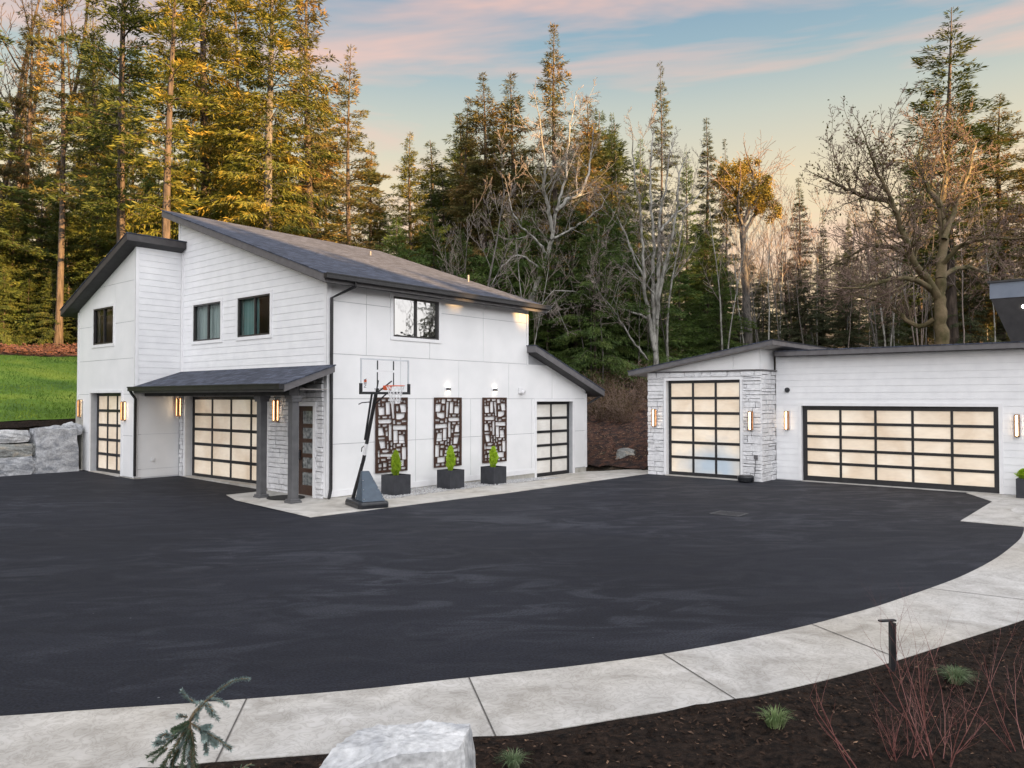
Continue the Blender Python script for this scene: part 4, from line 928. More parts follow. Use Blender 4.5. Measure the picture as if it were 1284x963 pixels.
for k, (x, w_, z0, h_) in enumerate(((-5.4,1.5,.1,.8),(-5.5,1.6,.95,.75),(-7.1,1.6,.1,1.0),(-7.2,1.3,1.15,.5),(-8.8,1.6,.1,1.6),(-10.6,1.8,.1,1.2))):
    rock('boulder', 'grey boulder of the retaining wall beyond the left edge of the picture', (x,12.2,z0), (w_,.9,h_), 10+k, M['rock'], rough=.09, box=.7, group='boulders of the retaining wall outside the picture')
rk = rock('boulder', 'small rounded grey boulder at the foot of the mulched slope between the two buildings', (14.25,-.50,-.10), (1.15,.8,.78), 21, M['rock_tan'], rz=.5, rough=.10, box=.6)
# foreground boulder with a flat split top
P = gpx(497,1010)
bm = bmesh.new()
def bt(px, py, Y, z): r_ = ray(px, py); q = at(px, py, Y); return q
zt = .60
def onz_(px, py, z): r_ = ray(px, py); t = (z-H)/r_.z; return Vector((r_.x*t, r_.y*t, z))
top = [onz_(393,962,zt-.06), onz_(405,947,zt-.03), onz_(428,926,zt-.02), onz_(446,914,zt), onz_(460,906,zt), onz_(500,903.5,zt), onz_(545,903,zt), onz_(585,905,zt-.005), onz_(588,909,zt-.02), onz_(583,926,zt-.03), onz_(574,943,zt-.05), onz_(545,946,zt-.05), onz_(505,950,zt-.06), onz_(465,966,zt-.10), onz_(400,985,zt-.13)]
cen = sum(top, Vector())/len(top); rings = [(.0,0),(.30,0),(.55,.0),(.8,.0),(1.0,0.0),(1.03,-.06),(1.06,-.20),(1.08,-.40),(1.12,-.66)]
prof = resample([(p.x,p.y) for p in top+[top[0]]], 97)[:-1]; N_ = len(prof)
def ztop(p): return zt-.02-.10*sm((cen.y-p.y)/.5)-.03*sm((cen.x-p.x-.2)/.4)
allr = []
for (k_, dz) in rings[1:]:
    ring = []
    for i, p in enumerate(prof):
        q = Vector((cen.x+(p.x-cen.x)*k_, cen.y+(p.y-cen.y)*k_, 0)); n1 = mnoise.noise(Vector((q.x*9,q.y*9,dz*5))); n2 = mnoise.noise(Vector((q.x*26,q.y*26,dz*14)))
        z_ = ztop(q)+dz+.016*n1+.010*n2 if dz > -.5 else -.05
        if k_ >= 1: dd = (q-Vector((cen.x,cen.y,0))).normalized(); q += dd*(.018*n1+.014*n2)
        ring.append(bm.verts.new((q.x, q.y, z_)))
    allr.append(ring)
cv = bm.verts.new((cen.x, cen.y, ztop(cen)))
for i in range(N_): bm.faces.new((cv, allr[0][i], allr[0][(i+1)%N_]))
for a, b in zip(allr, allr[1:]):
    for i in range(N_): bm.faces.new((a[i], b[i], b[(i+1)%N_], a[(i+1)%N_]))
bmesh.ops.recalc_face_normals(bm, faces=bm.faces); bmesh.ops.translate(bm, verts=bm.verts, vec=(-cen.x,-cen.y,0))
me = bpy.data.meshes.new('boulder'); bm.to_mesh(me); bm.free(); me.materials.append(M['rock_white'])
o = bpy.data.objects.new('boulder', me); COL.objects.link(o); o.location = (cen.x, cen.y, 0); tag(o, 'large pale flat-topped boulder in the bottom foreground against the walkway edge', 'rock')

# ================================================================== FOREGROUND LIGHT AND PLANTS
P = gpx(1117,846,.02); r = empty('path_light', P, R(8)); tag(r, 'black bollard path light with short side arm in the mulch by the curved walk', 'path light')
g = MB(); g.box(-.008,.016,-.02,.02,-.05,.515); g.build('post', M['black'], r, bevel=.002)
g = MB(); g.box(.026,.050,-.02,.02,-.05,.500); g.box(.017,.025,-.016,.016,-.05,.49); g.build('post', M['black'], r, bevel=.002)
g = MB(); g.box(-.118,.052,-.022,.022,.516,.532); g.build('lamp_head', M['black'], r, bevel=.002)
g = MB(); g.box(-.11,-.02,-.016,.016,.512,.515); g.build('lens', M['white_plastic'], r)

def blades(name, n, rad, h, wid, mat, seed, spread=1.0):
    g = np.random.default_rng(seed); a = g.uniform(0,2*np.pi,n); tl = g.beta(2,2,n)*spread; b = g.uniform(0,rad,n)
    hh = h*g.uniform(.6,1.1,n); P0 = np.stack([b*np.cos(a), b*np.sin(a), np.zeros(n)],1); o_ = np.stack([np.cos(a),np.sin(a),np.zeros(n)],1)
    S = np.stack([-np.sin(a),np.cos(a),np.zeros(n)],1)*wid
    P1 = P0+o_*(tl*hh*.35)[:,None]+np.array([0,0,1])*(hh*.6)[:,None]; P2 = P0+o_*(tl*hh*.95)[:,None]+np.array([0,0,1])*(hh*(1-.45*tl))[:,None]
    V = np.stack([P0-S,P0+S,P1+S*.8,P1-S*.8,P2],1).reshape(-1,3); k = np.arange(n)*5
    F_ = [(i,i+1,i+2,i+3) for i in k.tolist()]+[(i+3,i+2,i+4) for i in k.tolist()]
    me = bpy.data.meshes.new(name); me.from_pydata(V.tolist(), [], F_); me.materials.append(mat); o = bpy.data.objects.new(name, me); COL.objects.link(o); return o
def tuft(px, py, label, mat, n, rad, h, wid, seed, sp, grp=None):
    P = gpx(px, py, .03); o = blades('grass_tuft', n, rad, h, wid, M[mat], seed, sp); o.location = (P.x, P.y, bed_z(P.x,P.y)-.01); tag(o, label, 'grass', grp)
tuft(1199,862,'round pale blue-green grass tuft in the mulch behind the red-stemmed shrub','fescue',420,.05,.20,.0022,1,1.5)
tuft(972,916,'small green tuft with narrow upright leaves alone in the middle of the mulch','lav',170,.07,.17,.0035,2,1.1)
tuft(645,966,'pale grass tuft at the bottom edge just right of the big boulder','fescue',160,.05,.13,.0022,3,1.5)
def shrub_stems(name, label, P, n, Hh, spread, seed, mat='redtwig', bias=(0,0), leafmat=None, r0=.009, cat='shrub', levels=2):
    r = random.Random(seed); root = empty(name, P); tag(root, label, cat); mb = MB(); tips = []
    def go(p, d, L, rad, dep):
        pts = [p]; rs = [rad]; k = 5
        for i in range(k):
            d = (d+Vector((r.uniform(-.13,.13), r.uniform(-.13,.13), r.uniform(-.02,.12)))).normalized(); p = p+d*L/k; pts.append(p); rs.append(rad*(1-.72*(i+1)/k))
            if dep > 0 and i >= 0:
                for _ in range(1 if r.random() < .85 else 2):
                    a = r.uniform(0, 2*math.pi); q = (d+Vector((math.cos(a),math.sin(a),.15))*r.uniform(.45,.8)).normalized(); go(p, q, L*r.uniform(.25,.5), rs[-1]*.7, dep-1)
        mb.tube(pts, rs, 5 if dep else 3, cap=False); tips.append(pts[-1])
        if dep < levels: tips.extend(pts[2:])
    for i in range(n):
        a = r.uniform(0, 2*math.pi); t = r.uniform(.15, 1)*spread; d = Vector((math.cos(a)*t+bias[0], math.sin(a)*t+bias[1], 1)).normalized()
        go(Vector((math.cos(a)*.05, math.sin(a)*.05, -.03)), d, Hh*r.uniform(.7,1.1), r0*r.uniform(.7,1.1), levels)
    mb.build('stems', M[mat], root)
    if leafmat:
        g = np.random.default_rng(seed); T = np.array([tuple(t) for t in tips]); m_ = len(T); D = g.normal(0,1,(m_,3)); D /= np.linalg.norm(D,axis=1)[:,None]; S = np.cross(D, g.normal(0,1,(m_,3))); S /= np.linalg.norm(S,axis=1)[:,None]
        V = np.stack([T, T+D*.012+S*.006, T+D*.024, T+D*.012-S*.006],1).reshape(-1,3); me = bpy.data.meshes.new('buds'); me.from_pydata(V.tolist(), [], (np.arange(m_)[:,None]*4+np.arange(4)[None]).tolist()); me.materials.append(M[leafmat]); o = bpy.data.objects.new('buds', me); COL.objects.link(o); o.parent = root
    return root
P = gpx(1178,968,.0); shrub_stems('dogwood_shrub', 'big leafless red-stemmed shrub at the lower right of the bed', P, 8, 1.0, .85, 5, r0=.0042)
P = gpx(1085,975,.0); shrub_stems('dogwood_shrub', 'single arching red stem leaning left at the bottom of the bed', P, 2, .88, .12, 8, bias=(-.62,.10), r0=.0065, levels=1)
P = gpx(1290,955,.0); shrub_stems('dogwood_shrub', 'leafless red-stemmed shrub cut off by the right edge', P, 5, .72, .9, 12, r0=.004)
P = gpx(1130,958,.0); shrub_stems('twiggy_shrub', 'low brown twiggy shrub left of the big red-stemmed shrub', P, 9, .42, .8, 15, 'redtwig', r0=.0035)

# young spruce leaning into the picture, its shoots traced and placed 3 m from the camera
def young_spruce():
    g = np.random.default_rng(21); YD = 3.0
    base = at(240, 960, YD); root = empty('young_spruce', (base.x, base.y, .0)); tag(root, 'young blue-green spruce with bent leader at the bottom left', 'tree')
    off = Vector((base.x, base.y, 0)); wood = MB(); needV = []; needO = []
    def shoot(pts, L=.021, dens=430, dy=0.0, dy2=None, old=False, rad=.0035):
        dy2 = dy if dy2 is None else dy2; n = len(pts)
        w = [at(p[0], p[1], YD+dy+(dy2-dy)*i/max(1,n-1))-off for i, p in enumerate(pts)]
        wood.tube(w, [rad*(1-.4*i/max(1,n-1)) for i in range(n)], 5)
        seg = [(b-a).length for a, b in zip(w, w[1:])]; T = sum(seg); m = max(20, int(T*dens*1.7))
        for _ in range(m):
            u = g.uniform(0, T); k = 0
            while k < len(seg)-1 and u > seg[k]: u -= seg[k]; k += 1
            a, b = w[k], w[k+1]; d = (b-a).normalized(); p = a+d*u; o_ = d.orthogonal().normalized(); q = d.cross(o_); an = g.uniform(0,2*math.pi)
            rd = o_*math.cos(an)+q*math.sin(an); nd = (rd*1.0+d*g.uniform(.55,1.1)).normalized(); s_ = nd.cross(d); s_ = s_.normalized()*.0016; l_ = L*g.uniform(.8,1.15)
            (needO if old else needV).append((p-s_, p+s_, p+nd*l_*.7+s_*.8, p+nd*l_, p+nd*l_*.7-s_*.8))
    stem = [(240,1400),(240,1150),(240,1020),(239.8,957),(237.3,905),(244.8,892),(257.2,880),(264.7,873.6)]
    w = [at(p[0],p[1],YD)-off for p in stem]; w = [v for v in w if v.z > -.1]; wood.tube([Vector((w[0].x,w[0].y,0))]+w, [.02]+[max(.004,.014-.0016*i) for i in range(len(w))], 8)
    shoot([(257,880),(264.7,873.6),(278.4,862.4),(292,853.7),(304,851),(312,851.2)], .014, 1600)
    for s_ in ([(257,880),(246,882),(234,874),(227,866)], [(264,874),(275,878),(286,884)], [(260,881),(267,892),(273,902)], [(257,884),(262,892),(266,899)], [(248,889),(246,896),(247,902)], [(235,899),(230,898.5),(224,898)], [(238,905),(246,893),(257,881)]):
        shoot(s_, .017, 1300, 0, g.uniform(-.05,.05))
    for s_ in ([(240,907),(251,914.8),(263.5,921),(277,930),(290,939)], [(258,919),(258.5,931),(258.5,944)], [(261,921),(266,929),(271,935)], [(252,915),(258,912),(263,911.5)], [(252,914),(256,921),(256,928)]):
        shoot(s_, .017, 1300, -.02, -.12)
    for s_ in ([(236,908),(222,918),(205,930),(194,933)], [(236,910),(218,926),(200,940),(186,948)], [(235,912),(220,935),(206,958),(198,972)], [(234,915),(226,938),(215,962),(210,985)], [(237,912),(232,935),(228,965)], [(236,906),(226,912),(218,916)], [(240,915),(243,935),(244,960),(243,985)], [(216,925),(208,920),(200,925)], [(210,938),(200,945),(190,955)],[(226,936),(218,948),(216,962)],[(240,925),(235,945),(238,970)]):
        shoot(s_, .018, 1300, -.03, g.uniform(-.22,-.02), old=g.random() < .6)
    for k in range(70):                               # generic lower whorls
        z = 1.25*(1-k/70)+.05; a = g.uniform(0, 2*math.pi); L_ = .22+.45*(1.3-z)/1.3; c_ = Vector((0,0,z)); pts = [c_+Vector((math.cos(a)*L_*t, math.sin(a)*L_*t, -.10*t+.08*t*t)) for t in (0,.35,.7,1)]
        wood.tube(pts, [.006,.005,.004,.002], 4)
        for _ in range(int(L_*260)):
            t = g.uniform(.1,1); p = c_+Vector((math.cos(a)*L_*t, math.sin(a)*L_*t, -.10*t+.08*t*t)); nd = Vector(g.normal(0,1,3)).normalized(); nd = (nd+Vector((math.cos(a),math.sin(a),0))*.6).normalized(); s_ = nd.orthogonal().normalized()*.0016
            needO.append((p-s_, p+s_, p+nd*.018+s_, p+nd*.026, p+nd*.018-s_))
    wood.build('trunk', M['stemwood'], root)
    for nm, arr, mt in (('new_needles', needV, 'spruce_needle'), ('old_needles', needO, 'spruce_old')):
        V = [tuple(v) for q in arr for v in q]; me = bpy.data.meshes.new(nm); me.from_pydata(V, [], [tuple(range(i*5,i*5+5)) for i in range(len(arr))]); me.materials.append(M[mt]); o = bpy.data.objects.new(nm, me); COL.objects.link(o); o.parent = root
young_spruce()

# ================================================================== TREES
def quads_mesh(name, P, D, S, L_, w, mat):
    L_ = L_[:,None]; w = w[:,None]; n = len(P)
    V = np.stack([P, P+D*L_*.45+S*w, P+D*L_, P+D*L_*.45-S*w], 1).reshape(-1,3)
    me = bpy.data.meshes.new(name); me.vertices.add(n*4); me.vertices.foreach_set('co', V.ravel()); me.loops.add(n*4); me.loops.foreach_set('vertex_index', np.arange(n*4)); me.polygons.add(n)
    me.polygons.foreach_set('loop_start', np.arange(n)*4); me.update(calc_edges=True); me.materials.append(mat); return me
def conifer(seed, Hh=26.0, Rr=4.0, style='fir', z0=.12, dens=1.0, leaf=.34, sparse=0.0):
    g = np.random.default_rng(seed); mb = MB(); lean = g.uniform(-.02,.02,2)
    ph = g.uniform(0,6.28,2)
    def axis(z): t = z/Hh; return np.array([lean[0]*z+.25*math.sin(t*5+ph[0])*t, lean[1]*z+.25*math.sin(t*4+ph[1])*t, z])
    zz = np.linspace(0, Hh, 14); r0 = Hh*.0135
    mb.tube([axis(z) for z in zz], [max(.02, r0*.8*(1-z/Hh)**.8*(1+.35*math.exp(-z*1.2))) for z in zz], 9)
    P = []; D = []; S = []; L_ = []; w = []
    z = Hh*z0; clump = g.uniform(0, 6.28, 40)
    while z < Hh-.15:
        t = z/Hh; nb = 4 if t < .85 else 3
        for b in range(nb):
            if g.random() < sparse: continue
            a = g.uniform(0, 2*math.pi); up = 1-t
            if style == 'fir': BL = Rr*(up**.78)*g.uniform(.55,1.12)*(1 if t > z0+.1 else .75); sa, sb = .18+.5*t**3, .42-.25*t
            elif style == 'cedar': BL = Rr*(up**.62)*(.55+.45*min(1,(1-t)*3))*g.uniform(.45,1.15); sa, sb = .30+.75*t**2, .62-.35*t
            else: BL = Rr*(up**.9)*g.uniform(.6,1.05); sa, sb = .12+.6*t**2, .30
            BL *= .82+.30*math.sin(a*2+clump[int(z*1.3)%40])
            if BL < .12: BL = .12
            ca, sn = math.cos(a), math.sin(a); c0 = axis(z); m = max(4, int(BL/.055*dens)); s_ = g.uniform(.10,1.0,m*4)**.8
            lat = g.normal(0,1,m*4)*(.22*BL*(1-s_)*1.0+.10); rr_ = BL*s_; hz_ = BL*(sa*s_-sb*s_**2)-abs(lat)*.22+g.normal(0,.05,m*4)
            px = c0[0]+ca*rr_-sn*lat; py = c0[1]+sn*rr_+ca*lat; pz = c0[2]+hz_
            P.append(np.stack([px,py,pz],1)); sd = np.sign(lat)
            if style == 'cedar': d = np.stack([ca*.35-sn*sd*.30, sn*.35+ca*sd*.30, np.full(m*4,-.75+.9*t)],1)
            else: d = np.stack([ca*.75-sn*sd*.55, sn*.75+ca*sd*.55, np.full(m*4,-.22+.5*t)],1)
            D.append(d+g.normal(0,.25,(m*4,3))); L_.append(g.uniform(.5,1.25,m*4)*leaf*(.7 if t > .9 else 1)); 
            if BL > .5: mb.tube([c0, c0+np.array([ca*BL*.5, sn*BL*.5, BL*(sa*.5-sb*.25)]), c0+np.array([ca*BL*.95, sn*BL*.95, BL*(sa*.95-sb*.9)])], [.012+.016*BL/2, .012+.008*BL/2, .006], 3, cap=False)
        z += .36*g.uniform(.6,1.4)*(.75 if t > .8 else 1)
    P = np.concatenate(P); D = np.concatenate(D); L_ = np.concatenate(L_); D /= np.linalg.norm(D,axis=1)[:,None]
    S = np.cross(D, g.normal(0,1,D.shape)+np.array([0,0,1.2])); S /= np.linalg.norm(S,axis=1)[:,None]; w = L_*(.105 if style != 'cedar' else .095)
    tr = bpy.data.meshes.new('trunk'); tr.from_pydata(mb.v, [], mb.f); tr.materials.append(M['bark']); tr.polygons.foreach_set('use_smooth', [True]*len(tr.polygons))
    return tr, quads_mesh('crown', P, D, S, L_, w, M['fir'])
PR = {'fir': [conifer(1,26,5.6), conifer(2,26,5.0,dens=1.1), conifer(3,26,6.2)],
      'cedar': [conifer(11,26,4.2,'cedar'), conifer(12,26,3.7,'cedar',dens=.8), conifer(13,26,5.2,'cedar')],
      'open': [conifer(21,26,5.8,z0=.28,sparse=.30,dens=.9), conifer(22,26,5.0,z0=.34,sparse=.38,dens=.85)],
      'spire': [conifer(31,26,3.2,'spire',z0=.06,dens=1.0), conifer(32,26,4.0,'spire',z0=.10,sparse=.2)],
      'skirt': [conifer(41,15,6.4,z0=.02,dens=1.0), conifer(42,15,5.6,'cedar',z0=.02,dens=1.1)]}
HT = {'fir':26,'cedar':26,'open':26,'spire':26,'skirt':15}
tr_r = random.Random(99); AL = []
def tree(px, ytop, Y, kind, idx, label, group=None, mat=None, bark=None, wide=1.0, name='conifer_tree'):
    tp = at(px, ytop, Y); X = tp.x; zg = hterr(X, Y); hh = tp.z-zg; s = hh/HT[kind]
    root = empty(name, (X, Y, zg-.15), tr_r.uniform(0, 6.28)); root.scale = (s*wide, s*wide, s); tag(root, label, 'tree', group)
    tm, cm_ = PR[kind][idx % len(PR[kind])]
    for nm, me, mm in (('trunk', tm, bark), ('crown', cm_, mat)):
        o = bpy.data.objects.new(nm, me); COL.objects.link(o); o.parent = root
        if mm: o.material_slots[0].link = 'OBJECT'; o.material_slots[0].material = M[mm]
    return root
GW = 'dark conifers behind the house and garages'
LW = 'dark evergreen conifer in the dense wood behind the buildings'
# far back rows
for i in range(58):
    px = -90+i*26+tr_r.uniform(-9,9); Y = tr_r.uniform(78,104)
    if px < 430: yt = tr_r.uniform(60,230)
    elif px < 900: yt = tr_r.uniform(235,330)
    elif px < 1090: yt = tr_r.uniform(300,350)
    else: yt = tr_r.uniform(230,330)
    k = tr_r.choice(['fir','cedar','fir','spire'] if px > 900 else ['fir','cedar','fir'])
    tree(px, yt, Y, k, tr_r.randint(0,2), LW, GW, mat='spire' if px > 880 else ('fir' if px < 430 else 'fir_dark'))
for i in range(26):
    px = -60+i*54+tr_r.uniform(-20,20); Y = tr_r.uniform(62,74)
    if 880 < px < 1100: continue
    yt = tr_r.uniform(130,300) if px < 420 else tr_r.uniform(285,370)
    tree(px, yt, Y, tr_r.choice(['fir','cedar']), tr_r.randint(0,2), LW, GW, mat='fir_dark')
# tall trees that stand out
TL = [
 (-40,-160,50,'fir',0,None,'bark','fir','tall dark fir at the far left edge',1.0),
 (34,-30,58,'cedar',1,'cedar','bark','x','thin sparse cedar near the left edge behind the leaning bare branches',.9),
 (80,-110,49,'open',1,'cedar','bark','x','thin-foliaged conifer with a dark straight trunk, second from the left edge',.75),
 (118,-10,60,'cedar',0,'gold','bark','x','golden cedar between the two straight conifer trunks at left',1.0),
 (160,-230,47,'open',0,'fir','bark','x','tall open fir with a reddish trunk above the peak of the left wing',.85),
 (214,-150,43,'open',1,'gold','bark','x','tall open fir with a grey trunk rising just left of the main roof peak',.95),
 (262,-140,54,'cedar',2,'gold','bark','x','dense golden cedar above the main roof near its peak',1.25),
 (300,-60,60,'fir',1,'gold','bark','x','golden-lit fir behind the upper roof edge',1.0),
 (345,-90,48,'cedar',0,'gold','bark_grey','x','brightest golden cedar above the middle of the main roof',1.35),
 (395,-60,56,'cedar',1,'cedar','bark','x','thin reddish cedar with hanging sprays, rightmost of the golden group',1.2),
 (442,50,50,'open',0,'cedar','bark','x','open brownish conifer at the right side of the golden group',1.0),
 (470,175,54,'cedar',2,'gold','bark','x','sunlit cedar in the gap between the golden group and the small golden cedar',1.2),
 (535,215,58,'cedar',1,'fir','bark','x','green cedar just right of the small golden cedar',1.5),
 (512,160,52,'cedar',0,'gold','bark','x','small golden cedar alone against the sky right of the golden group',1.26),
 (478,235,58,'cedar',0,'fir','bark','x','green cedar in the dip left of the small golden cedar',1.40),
 (553,200,60,'cedar',2,'fir','bark','x','green cedar forming the left shoulder of the middle tree group',1.26),
 (583,120,58,'cedar',0,'cedar','bark','x','slim cedar just left of the twin-topped cedar',1.12),
 (608,86,54,'cedar',2,'cedar','bark','x','broad cedar with the left of the twin tops in the middle group',1.33),
 (641,84,55,'cedar',0,'cedar','bark','x','cedar with the right of the twin tops in the middle group',1.40),
 (702,27,54,'cedar',1,'cedar','bark','x','tallest slender cedar in the middle of the picture',1.15),
 (740,118,57,'cedar',0,'cedar','bark','x','cedar just right of the tallest slender cedar',1.40),
 (764,140,60,'cedar',2,'fir','bark','x','rounded green cedar right of the tallest slender cedar',.8),
 (826,74,57,'open',0,'spire','bark','x','open-topped dark fir above the pale multi-stemmed tree',.62),
 (800,170,62,'fir',1,'fir_dark','bark','x','dark fir left of the open-topped fir',.8),
 (879,144,64,'spire',0,'spire','bark','x','narrow grey-green spire just right of the open-topped fir',1.1),
 (858,185,62,'fir',0,'fir_dark','bark','x','dark fir between the open-topped fir and the narrow spire',.75),
 (908,172,68,'spire',1,'spire','bark','x','thin spire conifer left of the golden-leaved tree',.8),
 (997,219,66,'spire',0,'spire','bark','x','small spire conifer standing alone above the bare grove',1.25),
 (1030,258,70,'spire',1,'spire','bark','x','faint thin conifer right of the lone small spire',.8),
 (1062,262,70,'fir',1,'spire','bark','x','low conifer left of the big mossy tree',.6),
 (1190,4,54,'open',0,'fir','bark','x','very tall fir at right behind the mossy spreading tree',1.5),
 (1150,170,62,'fir',2,'fir_dark','bark','x','green conifer left behind the tall right fir',1.2),
 (1250,118,56,'cedar',2,'cedar','bark','x','brownish cedar right of the tall right fir',1.6),
 (1290,170,52,'open',1,'cedar','bark','x','open conifer cut off by the right edge',1.5),
 (1225,210,62,'fir',0,'fir_dark','bark','x','dark conifer low behind the tall right fir',1.3),
]
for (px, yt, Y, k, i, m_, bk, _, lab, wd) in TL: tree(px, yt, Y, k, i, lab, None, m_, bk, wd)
for i in range(16):
    X = -42-tr_r.uniform(0,14); Y = 4+i*3.1; tp = Vector((X, Y, 0)); zg = hterr(X, Y); root = empty('conifer_tree', (X, Y, zg-.2), tr_r.uniform(0,6)); s = tr_r.uniform(.55,.85); root.scale = (s*1.3,s*1.3,s); tag(root, 'dark evergreen beyond the left edge of the picture', 'tree', 'evergreens beyond the left edge')
    for nm, me in zip(('trunk','crown'), PR['cedar' if i%2 else 'fir'][i%3]): o = bpy.data.objects.new(nm, me); COL.objects.link(o); o.parent = root
for i in range(20):                                    # mid layer filling the middle group and the right-hand background
    px = 545+i*13 if i < 0 else (545+i*25 if i < 10 else 900+(i-10)*42); yt = (tr_r.uniform(125,205) if i < 10 else tr_r.uniform(300,335)); Y = tr_r.uniform(62,70)
    tree(px, yt, Y, 'cedar', i, LW, GW, 'fir' if i < 10 else 'spire', None, 1.8)
for i, (X, Y, k) in enumerate(((44,14,'alder'),(48,19,'cedar'),(46,24,'alder'),(52,27,'cedar'),(50,33,'fir'),(43,9,'cedar'))):
    root = empty('edge_tree', (X, Y, hterr(X,Y)-.2)); tag(root, 'tree beyond the right edge of the picture, seen only in window reflections', 'tree', 'trees beyond the right edge')
    sc = .62 if k != 'alder' else 1.0; root.scale = (sc,sc,sc)
    if k == 'alder': AL.append(root); continue
    for nm, me in zip(('trunk','crown'), PR[k][i%3]): o = bpy.data.objects.new(nm, me); COL.objects.link(o); o.parent = root
# lower dense evergreens at the wood's edge
LOW = [(5,330,49,1),(35,345,50,0),(68,335,49.5,1),(98,350,50,0),(130,330,51,1),(-30,215,53,0),(14,250,51.5,1),(50,200,54,0),(88,240,53,0),(120,205,55,1),(150,230,54,0),(190,250,56,1),(235,235,56,0),(500,270,47,1),(540,265,50,0),(575,285,48,1),(612,300,46,0),(655,290,45,1),(688,310,43,0),(722,235,45,0),(745,270,42,1),(762,250,46,1),(785,255,48,0),(670,260,47,0),(630,275,45,1),(815,300,46,1),(850,290,52,0),(885,265,56,1),(905,330,50,0)]
for (px, yt, Y, i) in LOW:
    tree(px, yt, Y, 'skirt', i, 'low dense evergreen with branches to the ground at the edge of the wood', 'low dense evergreens at the edge of the wood', 'fir_dark' if px > 450 else 'fir', None, 1.0, 'evergreen_tree')
for i in range(7):
    px = 955+i*52; tree(px, tr_r.uniform(320,370), tr_r.uniform(54,62), 'skirt', i, 'low dark evergreen behind the bare grove at right', 'low evergreens behind the bare grove', 'spire', None, 1.1, 'evergreen_tree')

# bare trees
def grow(mbt, mbw, p, d, L, rad, dep, r, up=.08, wob=.10, kids=5, ang=.75, seg=6, start=.25, minr=.012, taper=.75):
    pts = [p]; rs = [rad]; ph = r.uniform(0, 6.28)
    for i in range(seg):
        d = (d+Vector((r.uniform(-wob,wob), r.uniform(-wob,wob), r.uniform(-wob*.6,wob*.6)+up))).normalized(); p = p+d*L/seg; t = (i+1)/seg
        pts.append(p); rs.append(max(minr, rad*(1-taper*t)))
        if dep > 0 and t >= start:
            nk = kids/seg/(1-start+1e-6)*1.0; nk = int(nk)+(1 if r.random() < nk-int(nk) else 0)
            for _ in range(nk):
                a = ph+r.uniform(0,6.28); o_ = d.orthogonal().normalized(); q = d.cross(o_); side = o_*math.cos(a)+q*math.sin(a)
                dd = (d*math.cos(ang*r.uniform(.6,1.2))+side*math.sin(ang)).normalized()
                grow(mbt, mbw, p, dd, L*(1-t*.55)*r.uniform(.28,.52), max(minr, rs[-1]*.55), dep-1, r, up, wob*1.25, kids, ang*1.05, max(3,seg-1), .2, minr, .8)
    (mbt if dep >= 2 else mbw).tube(pts, rs, 8 if rad > .12 else (5 if dep >= 2 else 3), cap=False)
def bare_meshes(seed, Hh, stems, r0, lean=.06, kids=9, dep=3, up=.06, ang=.62, minr=.012, start=.3, wob=.07):
    r = random.Random(seed); a, b = MB(), MB()
    for i in range(stems):
        an = r.uniform(0,6.28); l = lean*(1 if stems > 1 else .3)
        grow(a, b, Vector((math.cos(an)*.12*(stems>1), math.sin(an)*.12*(stems>1), -.2)), Vector((math.cos(an)*l, math.sin(an)*l, 1)).normalized(), Hh*r.uniform(.82,1.0), r0*r.uniform(.75,1.0), dep, r, up, wob, kids, ang, 9, start, minr)
    out = []
    for nm, mb, m_ in (('trunk', a, 'bark_white'), ('branches', b, 'twig')):
        me = bpy.data.meshes.new(nm); me.from_pydata(mb.v, [], mb.f); me.materials.append(M[m_]); me.polygons.foreach_set('use_smooth', [True]*len(me.polygons)); out.append(me)
    return out
BP = {'alder': [bare_meshes(51,14,1,.12,kids=9,start=.35,minr=.007), bare_meshes(52,14,1,.10,kids=8,start=.45,minr=.007), bare_meshes(53,14,1,.09,kids=8,start=.5,wob=.1,minr=.007)],
      'multi': [bare_meshes(61,15,5,.11,lean=.14,kids=7,start=.35,minr=.007), bare_meshes(62,15,3,.11,lean=.20,kids=7,start=.3,wob=.13,minr=.007)],
      'thin': [bare_meshes(71,12,1,.075,kids=8,dep=2,start=.4,minr=.010), bare_meshes(72,12,2,.07,lean=.12,kids=8,dep=2,start=.4,minr=.010), bare_meshes(73,12,1,.065,kids=7,dep=2,start=.5,wob=.10,minr=.010)]}
BH = {'alder':14,'multi':15,'thin':12}
def bare(px, ytop, Y, kind, idx, label, group=None, bark=None, twig=None, name='bare_tree', lean=0.0, wide=1.0, rz=None):
    tp = at(px, ytop, Y); X = tp.x; zg = hterr(X, Y); s = (tp.z-zg)/BH[kind]/.93
    root = empty(name, (X, Y, zg-.1)); root.rotation_euler = (0, lean, tr_r.uniform(0,6.28) if rz is None else rz); root.scale = (s*wide, s*wide, s); tag(root, label, 'tree', group)
    for nm, me, mm in (('trunk', BP[kind][idx][0], bark), ('crown', BP[kind][idx][1], twig)):
        o = bpy.data.objects.new(nm, me); COL.objects.link(o); o.parent = root
        if mm: o.material_slots[0].link = 'OBJECT'; o.material_slots[0].material = M[mm]
    return root
bare(605,190,40,'alder',1,'slender bare tree with one pale trunk rising behind the right part of the main roof', bark='bark_grey')
bare(838,210,45,'alder',1,'bare pale-barked tree close behind the multi-stemmed tree')
bare(905,250,47,'thin',1,'forked thin white stem left of the mottled grey trunk')
bare(560,270,44,'thin',1,'grey twiggy bare tree behind the far end of the main roof', bark='bark_grey')
bare(655,300,41,'thin',1,'pale tangle of bare branches beside the right end of the main roof')
bare(10,-60,60,'multi',0,'bare tree with brownish branches against the pink sky at the upper left corner', bark='bark', twig='bark', wide=1.3)
for root in AL:
    for nm, me in zip(('trunk','crown'), BP['alder'][0]): o = bpy.data.objects.new(nm, me); COL.objects.link(o); o.parent = root
